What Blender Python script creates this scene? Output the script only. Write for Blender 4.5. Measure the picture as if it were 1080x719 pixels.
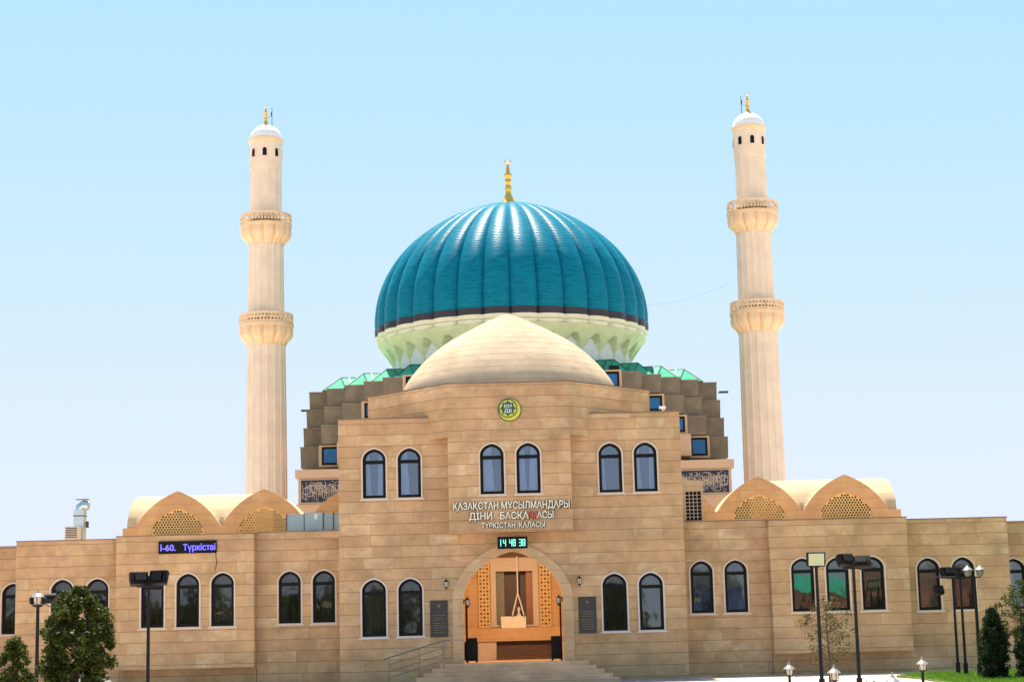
import bpy, bmesh, math, random
from mathutils import Vector, Matrix
from mathutils.geometry import tessellate_polygon
R = math.radians
random.seed(7)
for o in list(bpy.data.objects): bpy.data.objects.remove(o)
scene = bpy.context.scene
col = scene.collection

# ---------------------------------------------------------------- camera
cam_d = bpy.data.cameras.new('camera'); cam = bpy.data.objects.new('camera', cam_d); col.objects.link(cam)
cam_d.sensor_width = 36; cam_d.lens = 1900/1080*36; cam_d.shift_x = -8.1/1080
cam_d.clip_start = 0.5; cam_d.clip_end = 6000
pt, rl = .162, .025
R0 = Vector((1,0,0)); U0 = Vector((0,-math.sin(pt),math.cos(pt))); F = Vector((0,math.cos(pt),math.sin(pt)))
rt = R0*math.cos(rl)-U0*math.sin(rl); up = R0*math.sin(rl)+U0*math.cos(rl)
m = Matrix((rt, up, -F)).transposed().to_4x4(); m.translation = Vector((.494,-68,1.6))
cam.matrix_world = m
scene.camera = cam

# ---------------------------------------------------------------- light
SUN_EL, SUN_AZ = 66.0, -9.0        # azimuth from +Y (behind the building), negative = to the left
world = bpy.data.worlds.new('World'); scene.world = world; world.use_nodes = True
wn = world.node_tree; bg = wn.nodes['Background']
sky = wn.nodes.new('ShaderNodeTexSky'); sky.sky_type = 'NISHITA'; sky.sun_disc = False
sky.sun_elevation = R(SUN_EL); sky.sun_rotation = R(SUN_AZ)
sky.air_density = 1.0; sky.dust_density = .25; sky.ozone_density = 1.0; sky.altitude = 200
def vm(op, a, b=None):
    x = wn.nodes.new('ShaderNodeVectorMath'); x.operation = op
    wn.links.new(a, x.inputs[0])
    if b is not None:
        if isinstance(b, tuple): x.inputs[1].default_value = b
        else: wn.links.new(b, x.inputs[1])
    return x.outputs[0]
SKY = .10
lim = (.395/SKY, .424/SKY, .515/SKY)                 # soft clip on the sky colour: no channel gets brighter than this
x0_ = vm('MULTIPLY', sky.outputs[0], (1.0,1.27,1.1)); q_ = vm('DIVIDE', x0_, lim); q_ = vm('MULTIPLY', q_, q_); q_ = vm('MULTIPLY', q_, q_)
q_ = vm('ADD', q_, (1,1,1)); q_ = vm('POWER', q_, (.25,.25,.25))
wn.links.new(vm('DIVIDE', x0_, q_), bg.inputs[0]); bg.inputs[1].default_value = SKY
sd = bpy.data.lights.new('sun', 'SUN'); sd.energy = 5.0; sd.angle = R(.53); sd.color = (1,.90,.76)
sun = bpy.data.objects.new('sun', sd); col.objects.link(sun)
sdir = Vector((math.sin(R(SUN_AZ))*math.cos(R(SUN_EL)), math.cos(R(SUN_AZ))*math.cos(R(SUN_EL)), math.sin(R(SUN_EL))))
sun.rotation_euler = sdir.to_track_quat('Z','Y').to_euler(); sun.location = (0,0,60)
vs = scene.view_settings; vs.view_transform = 'Standard'; vs.look = 'None'; vs.gamma = 1; vs.exposure = 1.08; vs.use_curve_mapping = False

# ---------------------------------------------------------------- materials
def newmat(name):
    m = bpy.data.materials.new(name); m.use_nodes = True
    return m, m.node_tree.nodes, m.node_tree.links, m.node_tree.nodes['Principled BSDF']
def plain(name, c, rough=.6, metal=0., noise=.12, scale=6., bump=0., spec=.5):
    m, n, l, b = newmat(name)
    tc = n.new('ShaderNodeTexCoord'); nz = n.new('ShaderNodeTexNoise'); nz.inputs['Scale'].default_value = scale; nz.inputs['Detail'].default_value = 6
    l.new(tc.outputs['Object'], nz.inputs['Vector'])
    mx = n.new('ShaderNodeMix'); mx.data_type = 'RGBA'
    mx.inputs[6].default_value = (*[x*(1-noise) for x in c],1); mx.inputs[7].default_value = (*[min(1,x*(1+noise)) for x in c],1)
    l.new(nz.outputs['Fac'], mx.inputs[0]); l.new(mx.outputs[2], b.inputs['Base Color'])
    b.inputs['Roughness'].default_value = rough; b.inputs['Metallic'].default_value = metal; b.inputs['Specular IOR Level'].default_value = spec
    if bump:
        bp = n.new('ShaderNodeBump'); bp.inputs['Strength'].default_value = bump; bp.inputs['Distance'].default_value = .02
        l.new(nz.outputs['Fac'], bp.inputs['Height']); l.new(bp.outputs[0], b.inputs['Normal'])
    return m
def stone(name, stops, row=.36, width=1.15, joint=.012, jdark=.45, stain=.35, vj=.5, rough=.75, var=.32, ani=3.2, nsc=1.3, spec=.3):
    """coursed cladding: long slabs, thin joints, per-slab tint, veins and weathering"""
    m, n, l, b = newmat(name)
    def M(op, a, bb=None, c=None):
        x = n.new('ShaderNodeMath'); x.operation = op
        for i, v in enumerate((a, bb, c)):
            if v is None: continue
            if isinstance(v, (int, float)): x.inputs[i].default_value = v
            else: l.new(v, x.inputs[i])
        return x.outputs[0]
    tc = n.new('ShaderNodeTexCoord'); sp = n.new('ShaderNodeSeparateXYZ'); l.new(tc.outputs['Object'], sp.inputs[0])
    u = M('ADD', sp.outputs[0], sp.outputs[1]); z = sp.outputs[2]
    rz = M('DIVIDE', z, row); ri = M('FLOOR', rz); rf = M('SUBTRACT', rz, ri)
    wr = n.new('ShaderNodeTexWhiteNoise'); wr.noise_dimensions = '1D'; l.new(ri, wr.inputs['W'])
    uu = M('ADD', M('DIVIDE', u, width), M('MULTIPLY', wr.outputs['Value'], 7.3)); ci = M('FLOOR', uu); cf = M('SUBTRACT', uu, ci)
    cb = n.new('ShaderNodeCombineXYZ'); l.new(ri, cb.inputs[0]); l.new(ci, cb.inputs[1])
    wb = n.new('ShaderNodeTexWhiteNoise'); wb.noise_dimensions = '2D'; l.new(cb.outputs[0], wb.inputs['Vector'])
    mp = n.new('ShaderNodeMapping'); mp.inputs['Scale'].default_value = (.8,.8,ani); l.new(tc.outputs['Object'], mp.inputs['Vector'])
    off = n.new('ShaderNodeVectorMath'); off.operation = 'ADD'; l.new(mp.outputs[0], off.inputs[0])
    sc = n.new('ShaderNodeVectorMath'); sc.operation = 'SCALE'; l.new(wb.outputs['Color'], sc.inputs[0]); sc.inputs['Scale'].default_value = 9; l.new(sc.outputs[0], off.inputs[1])
    nz = n.new('ShaderNodeTexNoise'); nz.inputs['Scale'].default_value = nsc; nz.inputs['Detail'].default_value = 11; nz.inputs['Roughness'].default_value = .68; nz.inputs['Distortion'].default_value = .7
    l.new(off.outputs[0], nz.inputs['Vector'])
    mixf = M('ADD', M('MULTIPLY', wb.outputs['Value'], var), M('ADD', .1, M('MULTIPLY', M('SUBTRACT', nz.outputs['Fac'], .3), 1.15)))
    cr = n.new('ShaderNodeValToRGB'); e = cr.color_ramp.elements
    while len(e) < len(stops): e.new(.5)
    for i, s in enumerate(stops): e[i].position = .12+.76*i/(len(stops)-1); e[i].color = (*s,1)
    l.new(mixf, cr.inputs[0])
    big = n.new('ShaderNodeTexNoise'); big.inputs['Scale'].default_value = .8; big.inputs['Detail'].default_value = 7; big.inputs['Roughness'].default_value = .65
    l.new(tc.outputs['Object'], big.inputs['Vector'])
    bm_ = n.new('ShaderNodeMapRange'); bm_.inputs[1].default_value = .35; bm_.inputs[2].default_value = .7; bm_.inputs[3].default_value = 1-stain; bm_.inputs[4].default_value = 1.08
    l.new(big.outputs['Fac'], bm_.inputs[0])
    mu = n.new('ShaderNodeVectorMath'); mu.operation = 'SCALE'; l.new(cr.outputs[0], mu.inputs[0]); l.new(bm_.outputs[0], mu.inputs['Scale'])
    # joints
    jh = M('LESS_THAN', M('MINIMUM', rf, M('SUBTRACT', 1., rf)), joint/row)
    jv = M('MULTIPLY', M('LESS_THAN', M('MINIMUM', cf, M('SUBTRACT', 1., cf)), joint*.5/width), vj)
    gate = M('ADD', .35, M('MULTIPLY', nz.outputs['Fac'], 1.1))
    j = M('MULTIPLY', M('MAXIMUM', jh, jv), gate)
    jm = n.new('ShaderNodeMix'); jm.data_type = 'RGBA'; jm.clamp_factor = True
    l.new(M('MULTIPLY', j, 1-jdark+.3), jm.inputs[0]); l.new(mu.outputs[0], jm.inputs[6]); jm.inputs[7].default_value = (stops[0][0]*.35, stops[0][1]*.3, stops[0][2]*.28, 1)
    l.new(jm.outputs[2], b.inputs['Base Color']); b.inputs['Roughness'].default_value = rough; b.inputs['Specular IOR Level'].default_value = spec
    bp = n.new('ShaderNodeBump'); bp.inputs['Strength'].default_value = .4; bp.inputs['Distance'].default_value = .02
    h = M('SUBTRACT', M('MULTIPLY', nz.outputs['Fac'], .3), j); l.new(h, bp.inputs['Height']); l.new(bp.outputs[0], b.inputs['Normal'])
    return m
def emis(name, c, s):
    m, n, l, b = newmat(name); b.inputs['Base Color'].default_value = (*[x*.3 for x in c],1)
    b.inputs['Emission Color'].default_value = (*c,1); b.inputs['Emission Strength'].default_value = s; return m
def glass(name, tint=(.75,.8,.85), refl=.22):
    m, n, l, b = newmat(name); n.remove(b)
    t = n.new('ShaderNodeBsdfTransparent'); t.inputs[0].default_value = (*tint,1)
    g = n.new('ShaderNodeBsdfGlossy'); g.inputs['Roughness'].default_value = .03; g.inputs[0].default_value = (.92,.97,1,1)
    lw = n.new('ShaderNodeFresnel'); lw.inputs[0].default_value = 1.5
    ad = n.new('ShaderNodeMath'); ad.operation = 'ADD'; ad.inputs[1].default_value = refl; ad.use_clamp = True; l.new(lw.outputs[0], ad.inputs[0])
    tc = n.new('ShaderNodeTexCoord'); nz = n.new('ShaderNodeTexNoise'); nz.inputs['Scale'].default_value = 1.4; l.new(tc.outputs['Object'], nz.inputs['Vector'])
    bp = n.new('ShaderNodeBump'); bp.inputs['Strength'].default_value = .05; bp.inputs['Distance'].default_value = .05; l.new(nz.outputs['Fac'], bp.inputs['Height']); l.new(bp.outputs[0], g.inputs['Normal'])
    mx = n.new('ShaderNodeMixShader'); l.new(ad.outputs[0], mx.inputs[0]); l.new(t.outputs[0], mx.inputs[1]); l.new(g.outputs[0], mx.inputs[2])
    l.new(mx.outputs[0], n['Material Output'].inputs['Surface']); return m
MT = {}
MT['stone'] = stone('facade_stone', [(.47,.275,.125),(.59,.385,.195),(.62,.385,.205),(.66,.45,.245),(.75,.56,.35)], row=.42, width=1.1, joint=.009, vj=.6, var=.38, stain=.30, ani=1.5, nsc=1.9)
MT['stone_fine'] = stone('portal_stone', [(.56,.37,.20),(.63,.43,.24),(.69,.50,.30)], row=.5, width=.7, joint=.006, stain=.15)
MT['dome_stone'] = stone('dome_stone', [(.57,.43,.30),(.62,.48,.335),(.67,.53,.385)], row=.27, width=1.6, joint=.007, stain=.2, vj=.5, jdark=.6, rough=1, spec=.05)
MT['vault_stone'] = stone('vault_stone', [(.58,.43,.27),(.63,.48,.31),(.67,.53,.36)], row=.3, width=.9, joint=.007, stain=.12, vj=.5, jdark=.75, rough=1, spec=.0)
MT['gable_stone'] = stone('gable_stone', [(.60,.33,.15),(.66,.38,.18),(.70,.43,.23)], row=.42, width=.6, joint=.006, stain=.18, jdark=.7)
MT['lattice'] = plain('lattice_stone', (.80,.53,.22), .7, noise=.15)
MT['beige'] = plain('mosque_render', (.60,.43,.28), .8, noise=.12, scale=1.5)
MT['trim'] = plain('window_trim', (.68,.56,.44), .6, noise=.06, scale=3)
MT['step'] = stone('step_stone', [(.66,.42,.26),(.74,.49,.31),(.80,.56,.38)], row=.9, width=1.4, joint=.006, stain=.3, vj=1)
MT['frame'] = plain('black_frame', (.007,.007,.007), .5, spec=.15)
MT['black'] = plain('black_metal', (.010,.010,.011), .6, noise=.3, spec=.2)
MT['darkgrey'] = plain('dark_grey_metal', (.05,.05,.05), .5)
MT['railgrey'] = plain('railing_grey', (.22,.21,.19), .45, .5)
MT['duct'] = plain('duct_metal', (.30,.40,.43), .45, .6, noise=.3, scale=.8)
MT['glass'] = glass('window_glass', (.7,.75,.75), .07)
MT['glass_dark'] = glass('smoked_glass', (.65,.65,.62), .035)
MT['glass_up'] = glass('upper_window_glass', (.72,.80,.92), .09)
MT['glass_blue'] = plain('blue_glass', (.008,.13,.36), .12, noise=.3, scale=1)
MT['cur_brown'] = plain('brown_curtain', (.20,.16,.12), .9, noise=.3)
MT['cur_grey'] = plain('grey_blind', (.34,.32,.26), .9, noise=.2)
MT['cur_white'] = plain('white_sheer', (.8,.8,.84), .9, noise=.12)
MT['cur_blue'] = plain('blue_shade', (.05,.10,.18), .9, noise=.2)
MT['cur_dark'] = plain('dark_blind', (.12,.115,.095), .9, noise=.3)
MT['coping'] = plain('coping', (.20,.145,.10), .7, noise=.3, scale=4)
MT['roof'] = plain('flat_roof', (.66,.52,.37), .9, noise=.15, scale=2)
MT['concrete'] = plain('box_concrete', (.215,.185,.13), .85, noise=.45, scale=1.6, bump=.4)
MT['boxlip'] = plain('box_lip', (.30,.25,.18), .85, noise=.3)
MT['minaret'] = stone('minaret_stone', [(.74,.62,.48),(.77,.655,.51),(.79,.68,.53)], row=1.55, width=40, joint=.003, jdark=.98, stain=.08, vj=0, ani=.5)
MT['balcony'] = plain('balcony_stone', (.76,.57,.36), .7, noise=.15, scale=2.5)
MT['trimwhite'] = plain('white_trim', (.68,.61,.57), .6, noise=.05)
MT['dullgold'] = plain('dull_gold', (.20,.14,.06), .5)
MT['white'] = plain('white_paint', (.80,.80,.82), .5, noise=.04)
MT['gold'] = plain('gold', (.95,.55,.12), .35, .65, noise=.1)
MT['galv'] = plain('galvanised', (.55,.66,.70), .38, .85, noise=.12, scale=3)
MT['inwall'] = stone('porch_stone', [(.62,.38,.18),(.70,.45,.23),(.74,.50,.27)], row=.5, width=1.0, joint=.006, stain=.12, jdark=.75)
MT['wood'] = plain('dark_wood', (.13,.065,.035), .5, noise=.3, scale=4)
MT['door'] = plain('orange_wood', (.42,.15,.04), .45, noise=.25, scale=4)
MT['red'] = plain('faded_red', (.62,.14,.12), .6)
MT['cream'] = plain('cream_face', (.90,.87,.70), .5, noise=.05)
MT['navy'] = plain('navy_tile', (.010,.010,.045), .3, noise=.35, scale=5)
MT['script'] = plain('script_tile', (.55,.46,.34), .5, noise=.2)
MT['granite'] = plain('black_granite', (.018,.02,.02), .25, noise=.4, scale=40)
MT['drumbounce'] = plain('drum_cream_bounce', (.52,.64,.40), .7, noise=.25, scale=1.6)  # corbel cream with the green roofs' bounced light put into the colour
MT['rimcream'] = plain('rim_cream', (.66,.71,.55), .7, noise=.15, scale=2)
MT['drumblue'] = plain('drum_pale', (.60,.70,.71), .65, noise=.08)
MT['bandblack'] = plain('band_tile', (.02,.015,.025), .35, noise=.3)
# turquoise dome tiles: fine courses, glazed, patchy
def tile_mat():
    m, n, l, b = newmat('dome_tile')
    tc = n.new('ShaderNodeTexCoord'); sp = n.new('ShaderNodeSeparateXYZ'); l.new(tc.outputs['Object'], sp.inputs[0])
    mp = n.new('ShaderNodeMapping'); mp.inputs['Scale'].default_value = (1.2,1.2,7); l.new(tc.outputs['Object'], mp.inputs[0])
    nz = n.new('ShaderNodeTexNoise'); nz.inputs['Scale'].default_value = 1.2; nz.inputs['Detail'].default_value = 10; nz.inputs['Roughness'].default_value = .7; l.new(mp.outputs[0], nz.inputs['Vector'])
    cr = n.new('ShaderNodeValToRGB'); cr.color_ramp.elements[0].position = .3; cr.color_ramp.elements[1].position = .72
    cr.color_ramp.elements[0].color = (.003,.13,.215,1); cr.color_ramp.elements[1].color = (.008,.27,.40,1); l.new(nz.outputs['Fac'], cr.inputs[0])
    wv = n.new('ShaderNodeTexWave'); wv.wave_type = 'BANDS'; wv.bands_direction = 'Z'; wv.inputs['Scale'].default_value = 2.6; wv.inputs['Distortion'].default_value = 1.4; wv.inputs['Detail'].default_value = 3; wv.inputs['Detail Scale'].default_value = 3
    l.new(tc.outputs['Object'], wv.inputs['Vector'])
    mx = n.new('ShaderNodeMix'); mx.data_type = 'RGBA'; mx.blend_type = 'MULTIPLY'; mx.inputs[0].default_value = .15
    l.new(cr.outputs[0], mx.inputs[6]); l.new(wv.outputs['Color'], mx.inputs[7]); l.new(mx.outputs[2], b.inputs['Base Color'])
    b.inputs['Roughness'].default_value = .36; b.inputs['Specular IOR Level'].default_value = .05; b.inputs['Coat Roughness'].default_value = .2
    bp = n.new('ShaderNodeBump'); bp.inputs['Strength'].default_value = .35; bp.inputs['Distance'].default_value = .03
    ad = n.new('ShaderNodeMath'); ad.operation = 'ADD'; l.new(wv.outputs['Fac'], ad.inputs[0]); l.new(nz.outputs['Fac'], ad.inputs[1])
    l.new(ad.outputs[0], bp.inputs['Height']); l.new(bp.outputs[0], b.inputs['Normal'])
    return m
MT['tile'] = tile_mat()
def green_roof():
    m, n, l, b = newmat('green_metal')
    tc = n.new('ShaderNodeTexCoord'); nz = n.new('ShaderNodeTexNoise'); nz.inputs['Scale'].default_value = 1.5; l.new(tc.outputs['Object'], nz.inputs['Vector'])
    cr = n.new('ShaderNodeValToRGB'); cr.color_ramp.elements[0].color = (.02,.33,.19,1); cr.color_ramp.elements[1].color = (.05,.45,.27,1); l.new(nz.outputs['Fac'], cr.inputs[0])
    l.new(cr.outputs[0], b.inputs['Base Color']); b.inputs['Roughness'].default_value = .65; b.inputs['Specular IOR Level'].default_value = .2
    return m
MT['green'] = green_roof()
MT['seam'] = plain('seam_dark', (.02,.09,.08), .5)
def ground_mat():
    m, n, l, b = newmat('paving')
    tc = n.new('ShaderNodeTexCoord'); br = n.new('ShaderNodeTexBrick'); br.inputs['Scale'].default_value = 1.0
    br.inputs['Color1'].default_value = (.70,.53,.44,1); br.inputs['Color2'].default_value = (.76,.59,.50,1); br.inputs['Mortar'].default_value = (.3,.25,.22,1)
    br.inputs['Mortar Size'].default_value = .008; br.inputs['Brick Width'].default_value = .6; br.inputs['Row Height'].default_value = .3
    l.new(tc.outputs['Object'], br.inputs['Vector'])
    nz = n.new('ShaderNodeTexNoise'); nz.inputs['Scale'].default_value = .4; nz.inputs['Detail'].default_value = 8; l.new(tc.outputs['Object'], nz.inputs['Vector'])
    mx = n.new('ShaderNodeMix'); mx.data_type = 'RGBA'; mx.blend_type = 'MULTIPLY'; mx.inputs[0].default_value = .35; l.new(br.outputs[0], mx.inputs[6]); l.new(nz.outputs['Color'], mx.inputs[7])
    l.new(br.outputs[0], b.inputs['Base Color']); b.inputs['Roughness'].default_value = .8
    return m
MT['paving'] = ground_mat()
def leaf_mat(name, c1, c2):
    m, n, l, b = newmat(name)
    g = n.new('ShaderNodeNewGeometry'); cr = n.new('ShaderNodeValToRGB'); cr.color_ramp.elements[0].color = (*c1,1); cr.color_ramp.elements[1].color = (*c2,1)
    l.new(g.outputs['Random Per Island'], cr.inputs[0]); l.new(cr.outputs[0], b.inputs['Base Color']); b.inputs['Roughness'].default_value = .65; b.inputs['Specular IOR Level'].default_value = .2
    tr = n.new('ShaderNodeBsdfTranslucent'); l.new(cr.outputs[0], tr.inputs[0]); mx = n.new('ShaderNodeMixShader'); mx.inputs[0].default_value = .3
    l.new(b.outputs[0], mx.inputs[1]); l.new(tr.outputs[0], mx.inputs[2]); l.new(mx.outputs[0], n['Material Output'].inputs['Surface'])
    return m
MT['leaf'] = leaf_mat('green_leaf', (.010,.026,.004), (.095,.12,.016))
MT['leaf_y'] = leaf_mat('olive_leaf', (.05,.05,.015), (.16,.13,.05))
MT['leaf_dark'] = leaf_mat('thuja_leaf', (.008,.02,.006), (.025,.05,.012))
MT['grassblade'] = leaf_mat('grass_blade', (.11,.21,.02), (.19,.34,.04))
MT['soil'] = plain('lawn_ground', (.12,.2,.03), .9, noise=.3, scale=3)
MT['bark'] = plain('bark', (.09,.065,.045), .9, noise=.3, scale=12, bump=.5)
MT['green_led'] = emis('green_led', (.15,.8,.55), 1.1)
MT['blue_led'] = emis('blue_led', (.12,.10,1.), 1.4)
MT['yellowgreen'] = plain('emblem_yellow', (.62,.58,.06), .4)
MT['dkgreen'] = plain('emblem_green', (.02,.09,.045), .4)
MT['silver'] = plain('silver', (.75,.82,.85), .35, noise=.05)
MT['lampglass'] = plain('lamp_glass', (.55,.52,.40), .2)
MT['smokedlamp'] = plain('smoked_lamp', (.16,.15,.12), .2)
MT['floodglass'] = plain('flood_glass', (.42,.48,.30), .15)

# ---------------------------------------------------------------- mesh helpers
class MB:
    def __init__(s): s.v = []; s.f = []; s.mi = []
    def add(s, vs_, fs, mi=0):
        b = len(s.v); s.v += [tuple(p) for p in vs_]
        for f in fs: s.f.append([b+i for i in f]); s.mi.append(mi)
    def box(s, x0, x1, y0, y1, z0, z1, mi=0, rot=None, c=None):
        P = [Vector((x,y,z)) for z in (z0,z1) for y in (y0,y1) for x in (x0,x1)]
        if rot is not None:
            c = c or Vector(((x0+x1)/2,(y0+y1)/2,(z0+z1)/2)); P = [c+rot@(p-c) for p in P]
        s.add(P, [(0,2,3,1),(4,5,7,6),(0,1,5,4),(2,6,7,3),(0,4,6,2),(1,3,7,5)], mi); return s
    def tube(s, pts, r, n=8, mi=0, cap=True):
        pts = [Vector(p) for p in pts]; rs = r if isinstance(r, (list,tuple)) else [r]*len(pts)
        V = []; Fc = []
        for i, p in enumerate(pts):
            t = (pts[min(i+1,len(pts)-1)]-pts[max(i-1,0)]).normalized()
            a = t.orthogonal().normalized() if i == 0 else (pa - t*pa.dot(t)).normalized()
            pa = a; b = t.cross(a)
            V += [p+(a*math.cos(k*2*math.pi/n)+b*math.sin(k*2*math.pi/n))*rs[i] for k in range(n)]
        for i in range(len(pts)-1):
            for k in range(n): Fc.append((i*n+k, i*n+(k+1)%n, (i+1)*n+(k+1)%n, (i+1)*n+k))
        if cap: Fc += [tuple(range(n-1,-1,-1)), tuple((len(pts)-1)*n+k for k in range(n))]
        s.add(V, Fc, mi); return s
    def lathe(s, c, prof, n=48, mi=0, rf=None, half=None):
        """prof [(r,z)]; rf(theta, r, z) optional radius function; theta=0 faces the camera (-Y)"""
        V = []; Fc = []
        for (r, z) in prof:
            for k in range(n):
                t = 2*math.pi*k/n; rr = rf(t, r, z) if rf else r
                V.append((c[0]+rr*math.sin(t), c[1]-rr*math.cos(t), c[2]+z))
        for i in range(len(prof)-1):
            for k in range(n): Fc.append((i*n+k, i*n+(k+1)%n, (i+1)*n+(k+1)%n, (i+1)*n+k))
        s.add(V, Fc, mi); return s
    def panel(s, outer, holes, y0, y1, mi=0, back=True, tf=None):
        """XZ polygon with holes, front at y0, back at y1"""
        loops = [outer]+list(holes); flat = [p for L in loops for p in L]
        tr = tessellate_polygon([[Vector((p[0],p[1],0)) for p in L] for L in loops])
        n = len(flat); V = [(p[0],y0,p[1]) for p in flat]+[(p[0],y1,p[1]) for p in flat]
        if tf: V = [tf(Vector(p)) for p in V]
        Fc = []
        for t in tr:
            a, b, c = [flat[i] for i in t]; cr_ = (b[0]-a[0])*(c[1]-a[1])-(b[1]-a[1])*(c[0]-a[0])
            if abs(cr_) < 1e-9: continue
            t = tuple(t) if cr_ > 0 else tuple(reversed(t))     # facing -Y
            Fc.append(t)
            if back: Fc.append(tuple(i+n for i in reversed(t)))
        b = 0
        for L in loops:
            k = len(L)
            for i in range(k): Fc.append((b+i, b+i+n, b+(i+1)%k+n, b+(i+1)%k))
            b += k
        s.add(V, Fc, mi); return s
    def build(s, name, mat, parent=None, smooth=False, fix=False):
        me = bpy.data.meshes.new(name); me.from_pydata(s.v, [], s.f)
        for mm in (mat if isinstance(mat, (list,tuple)) else [mat]): me.materials.append(MT[mm])
        me.polygons.foreach_set('material_index', s.mi)
        if fix:
            bm = bmesh.new(); bm.from_mesh(me); bmesh.ops.recalc_face_normals(bm, faces=bm.faces); bm.to_mesh(me); bm.free()
        me.update()
        if smooth:
            me.polygons.foreach_set('use_smooth', [True]*len(me.polygons))
        o = bpy.data.objects.new(name, me); col.objects.link(o)
        if smooth: 
            try: me.set_sharp_from_angle(angle=R(smooth if not isinstance(smooth,bool) else 40))
            except Exception: pass
        if parent is not None: o.parent = parent
        return o
def tag(o, label, cat, group=None):
    o['label'] = label; o['category'] = cat
    if group: o['group'] = group
    return o
def thing(name, label, cat, group=None, loc=(0,0,0), rz=0):
    o = bpy.data.objects.new(name, None); o.empty_display_size = .3; col.objects.link(o)
    o.location = loc; o.rotation_euler = (0,0,rz); return tag(o, label, cat, group)
def kids(o): return [c for c in bpy.data.objects if c.parent == o]
def dup(root, loc, rz, label):
    def cp(o, par):
        c = o.copy(); col.objects.link(c); c.parent = par
        for k in CH.get(o.name, kids(o)): cp(k, c)
        return c
    CH = {}; src = list(bpy.data.objects)
    for k in src:
        if k.parent: CH.setdefault(k.parent.name, []).append(k)
    CH2 = CH
    def cp2(o, par):
        c = o.copy(); col.objects.link(c); c.parent = par
        for k in CH2.get(o.name, []): cp2(k, c)
        return c
    r = cp2(root, None); r.location = loc; r.rotation_euler = (0,0,rz); r['label'] = label
    return r
def struct(o): o['kind'] = 'structure'; return o
def arch(cx, z0, z1, w, rise=None, point=.12, n=20):
    a = w/2; rise = rise or a*.95; zs = z1-rise
    P = [(cx-a,z0),(cx+a,z0)]
    for i in range(n+1):
        t = math.pi*i/n; x = math.cos(t)
        P.append((cx+a*x, zs+rise*((1-point)*math.sin(t)+point*(1-abs(x)))))
    return P
def text_mb(s, height, width=None, extrude=.03, offset=.0, spacing=1.0):
    c = bpy.data.curves.new('txt', 'FONT'); c.body = s; c.extrude = extrude; c.offset = offset; c.size = 1; c.space_character = spacing; c.resolution_u = 3
    o = bpy.data.objects.new('txt', c); col.objects.link(o)
    dg = bpy.context.evaluated_depsgraph_get(); me = bpy.data.meshes.new_from_object(o.evaluated_get(dg))
    bpy.data.objects.remove(o); bpy.data.curves.remove(c)
    V = [v.co.copy() for v in me.vertices]; Fs = [list(p.vertices) for p in me.polygons]; N = [p.normal.z for p in me.polygons]
    bpy.data.meshes.remove(me)
    x0 = min(v.x for v in V); x1 = max(v.x for v in V); y0 = 0; y1 = max(v.y for v in V)
    capy = .73
    k = height/capy; kx = width/(x1-x0) if width else k
    V = [Vector(((v.x-(x0+x1)/2)*kx, v.z, v.y*k)) for v in V]
    return V, Fs, N
def place_text(mb, s, x, y, z, height, width=None, extrude=.03, offset=0., face=0, side=1):
    V, Fs, N = text_mb(s, height, width, extrude, offset)
    V = [Vector((v.x+x, -v.y+y, v.z+z)) for v in V]
    b = len(mb.v); mb.v += [tuple(v) for v in V]
    for f, nz in zip(Fs, N): mb.f.append([b+i for i in f]); mb.mi.append(face if abs(nz) > .5 else side)

# ---------------------------------------------------------------- ground
g = MB(); g.add([(-1500,-1500,-.1),(1500,-1500,-.1),(1500,1500,-.1),(-1500,1500,-.1)], [(0,1,2,3)]); struct(g.build('ground', 'paving'))
LAWN = [(12.6,-16),(12.9,-12),(13.1,-8.5),(12.9,-6.2),(13.6,-4.5),(15,-3),(30,-2.2),(40,-2.2),(40,-19),(13.2,-19)]
g = MB(); g.panel([(p[0],p[1]) for p in LAWN], [], 0, -.06, tf=lambda v: Vector((v.x, v.z, -.1-v.y))); struct(g.build('lawn_bed', 'soil', fix=True))
g = MB(); bx = []
for i in range(len(LAWN)):
    a, b = LAWN[i], LAWN[(i+1)%len(LAWN)]
g2 = MB()
def inpoly(x, y, P):
    c = False; j = len(P)-1
    for i in range(len(P)):
        if (P[i][1] > y) != (P[j][1] > y) and x < (P[j][0]-P[i][0])*(y-P[i][1])/(P[j][1]-P[i][1])+P[i][0]: c = not c
        j = i
    return c
rg = random.Random(3); cnt = 0
while cnt < 26000:
    x = rg.uniform(12.5,22); y = rg.uniform(-19,-2.5)
    if not inpoly(x, y, LAWN): continue
    cnt += 1; hh = rg.uniform(.04,.11); a = rg.uniform(0,6.28); w = .012; dx, dy = math.cos(a)*w, math.sin(a)*w; lx, ly = rg.uniform(-.03,.03), rg.uniform(-.03,.03)
    g.add([(x-dx,y-dy,-.04),(x+dx,y+dy,-.04),(x+lx,y+ly,-.04+hh)], [(0,1,2)])
o = g.build('grass', 'grassblade'); tag(o, 'bright green mown grass beside the pavement at the right', 'grass'); o['kind'] = 'stuff'

MT['path'] = stone('path_stone', [(.42,.36,.37),(.48,.41,.42),(.54,.46,.46)], row=50, width=.6, joint=.006, vj=.8)
g = MB(); g.add([(-6.9,-26,-.096),(6.7,-26,-.096),(6.7,-.02,-.096),(-6.9,-.02,-.096)], [(0,1,2,3)]); struct(g.build('path', 'path'))
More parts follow.
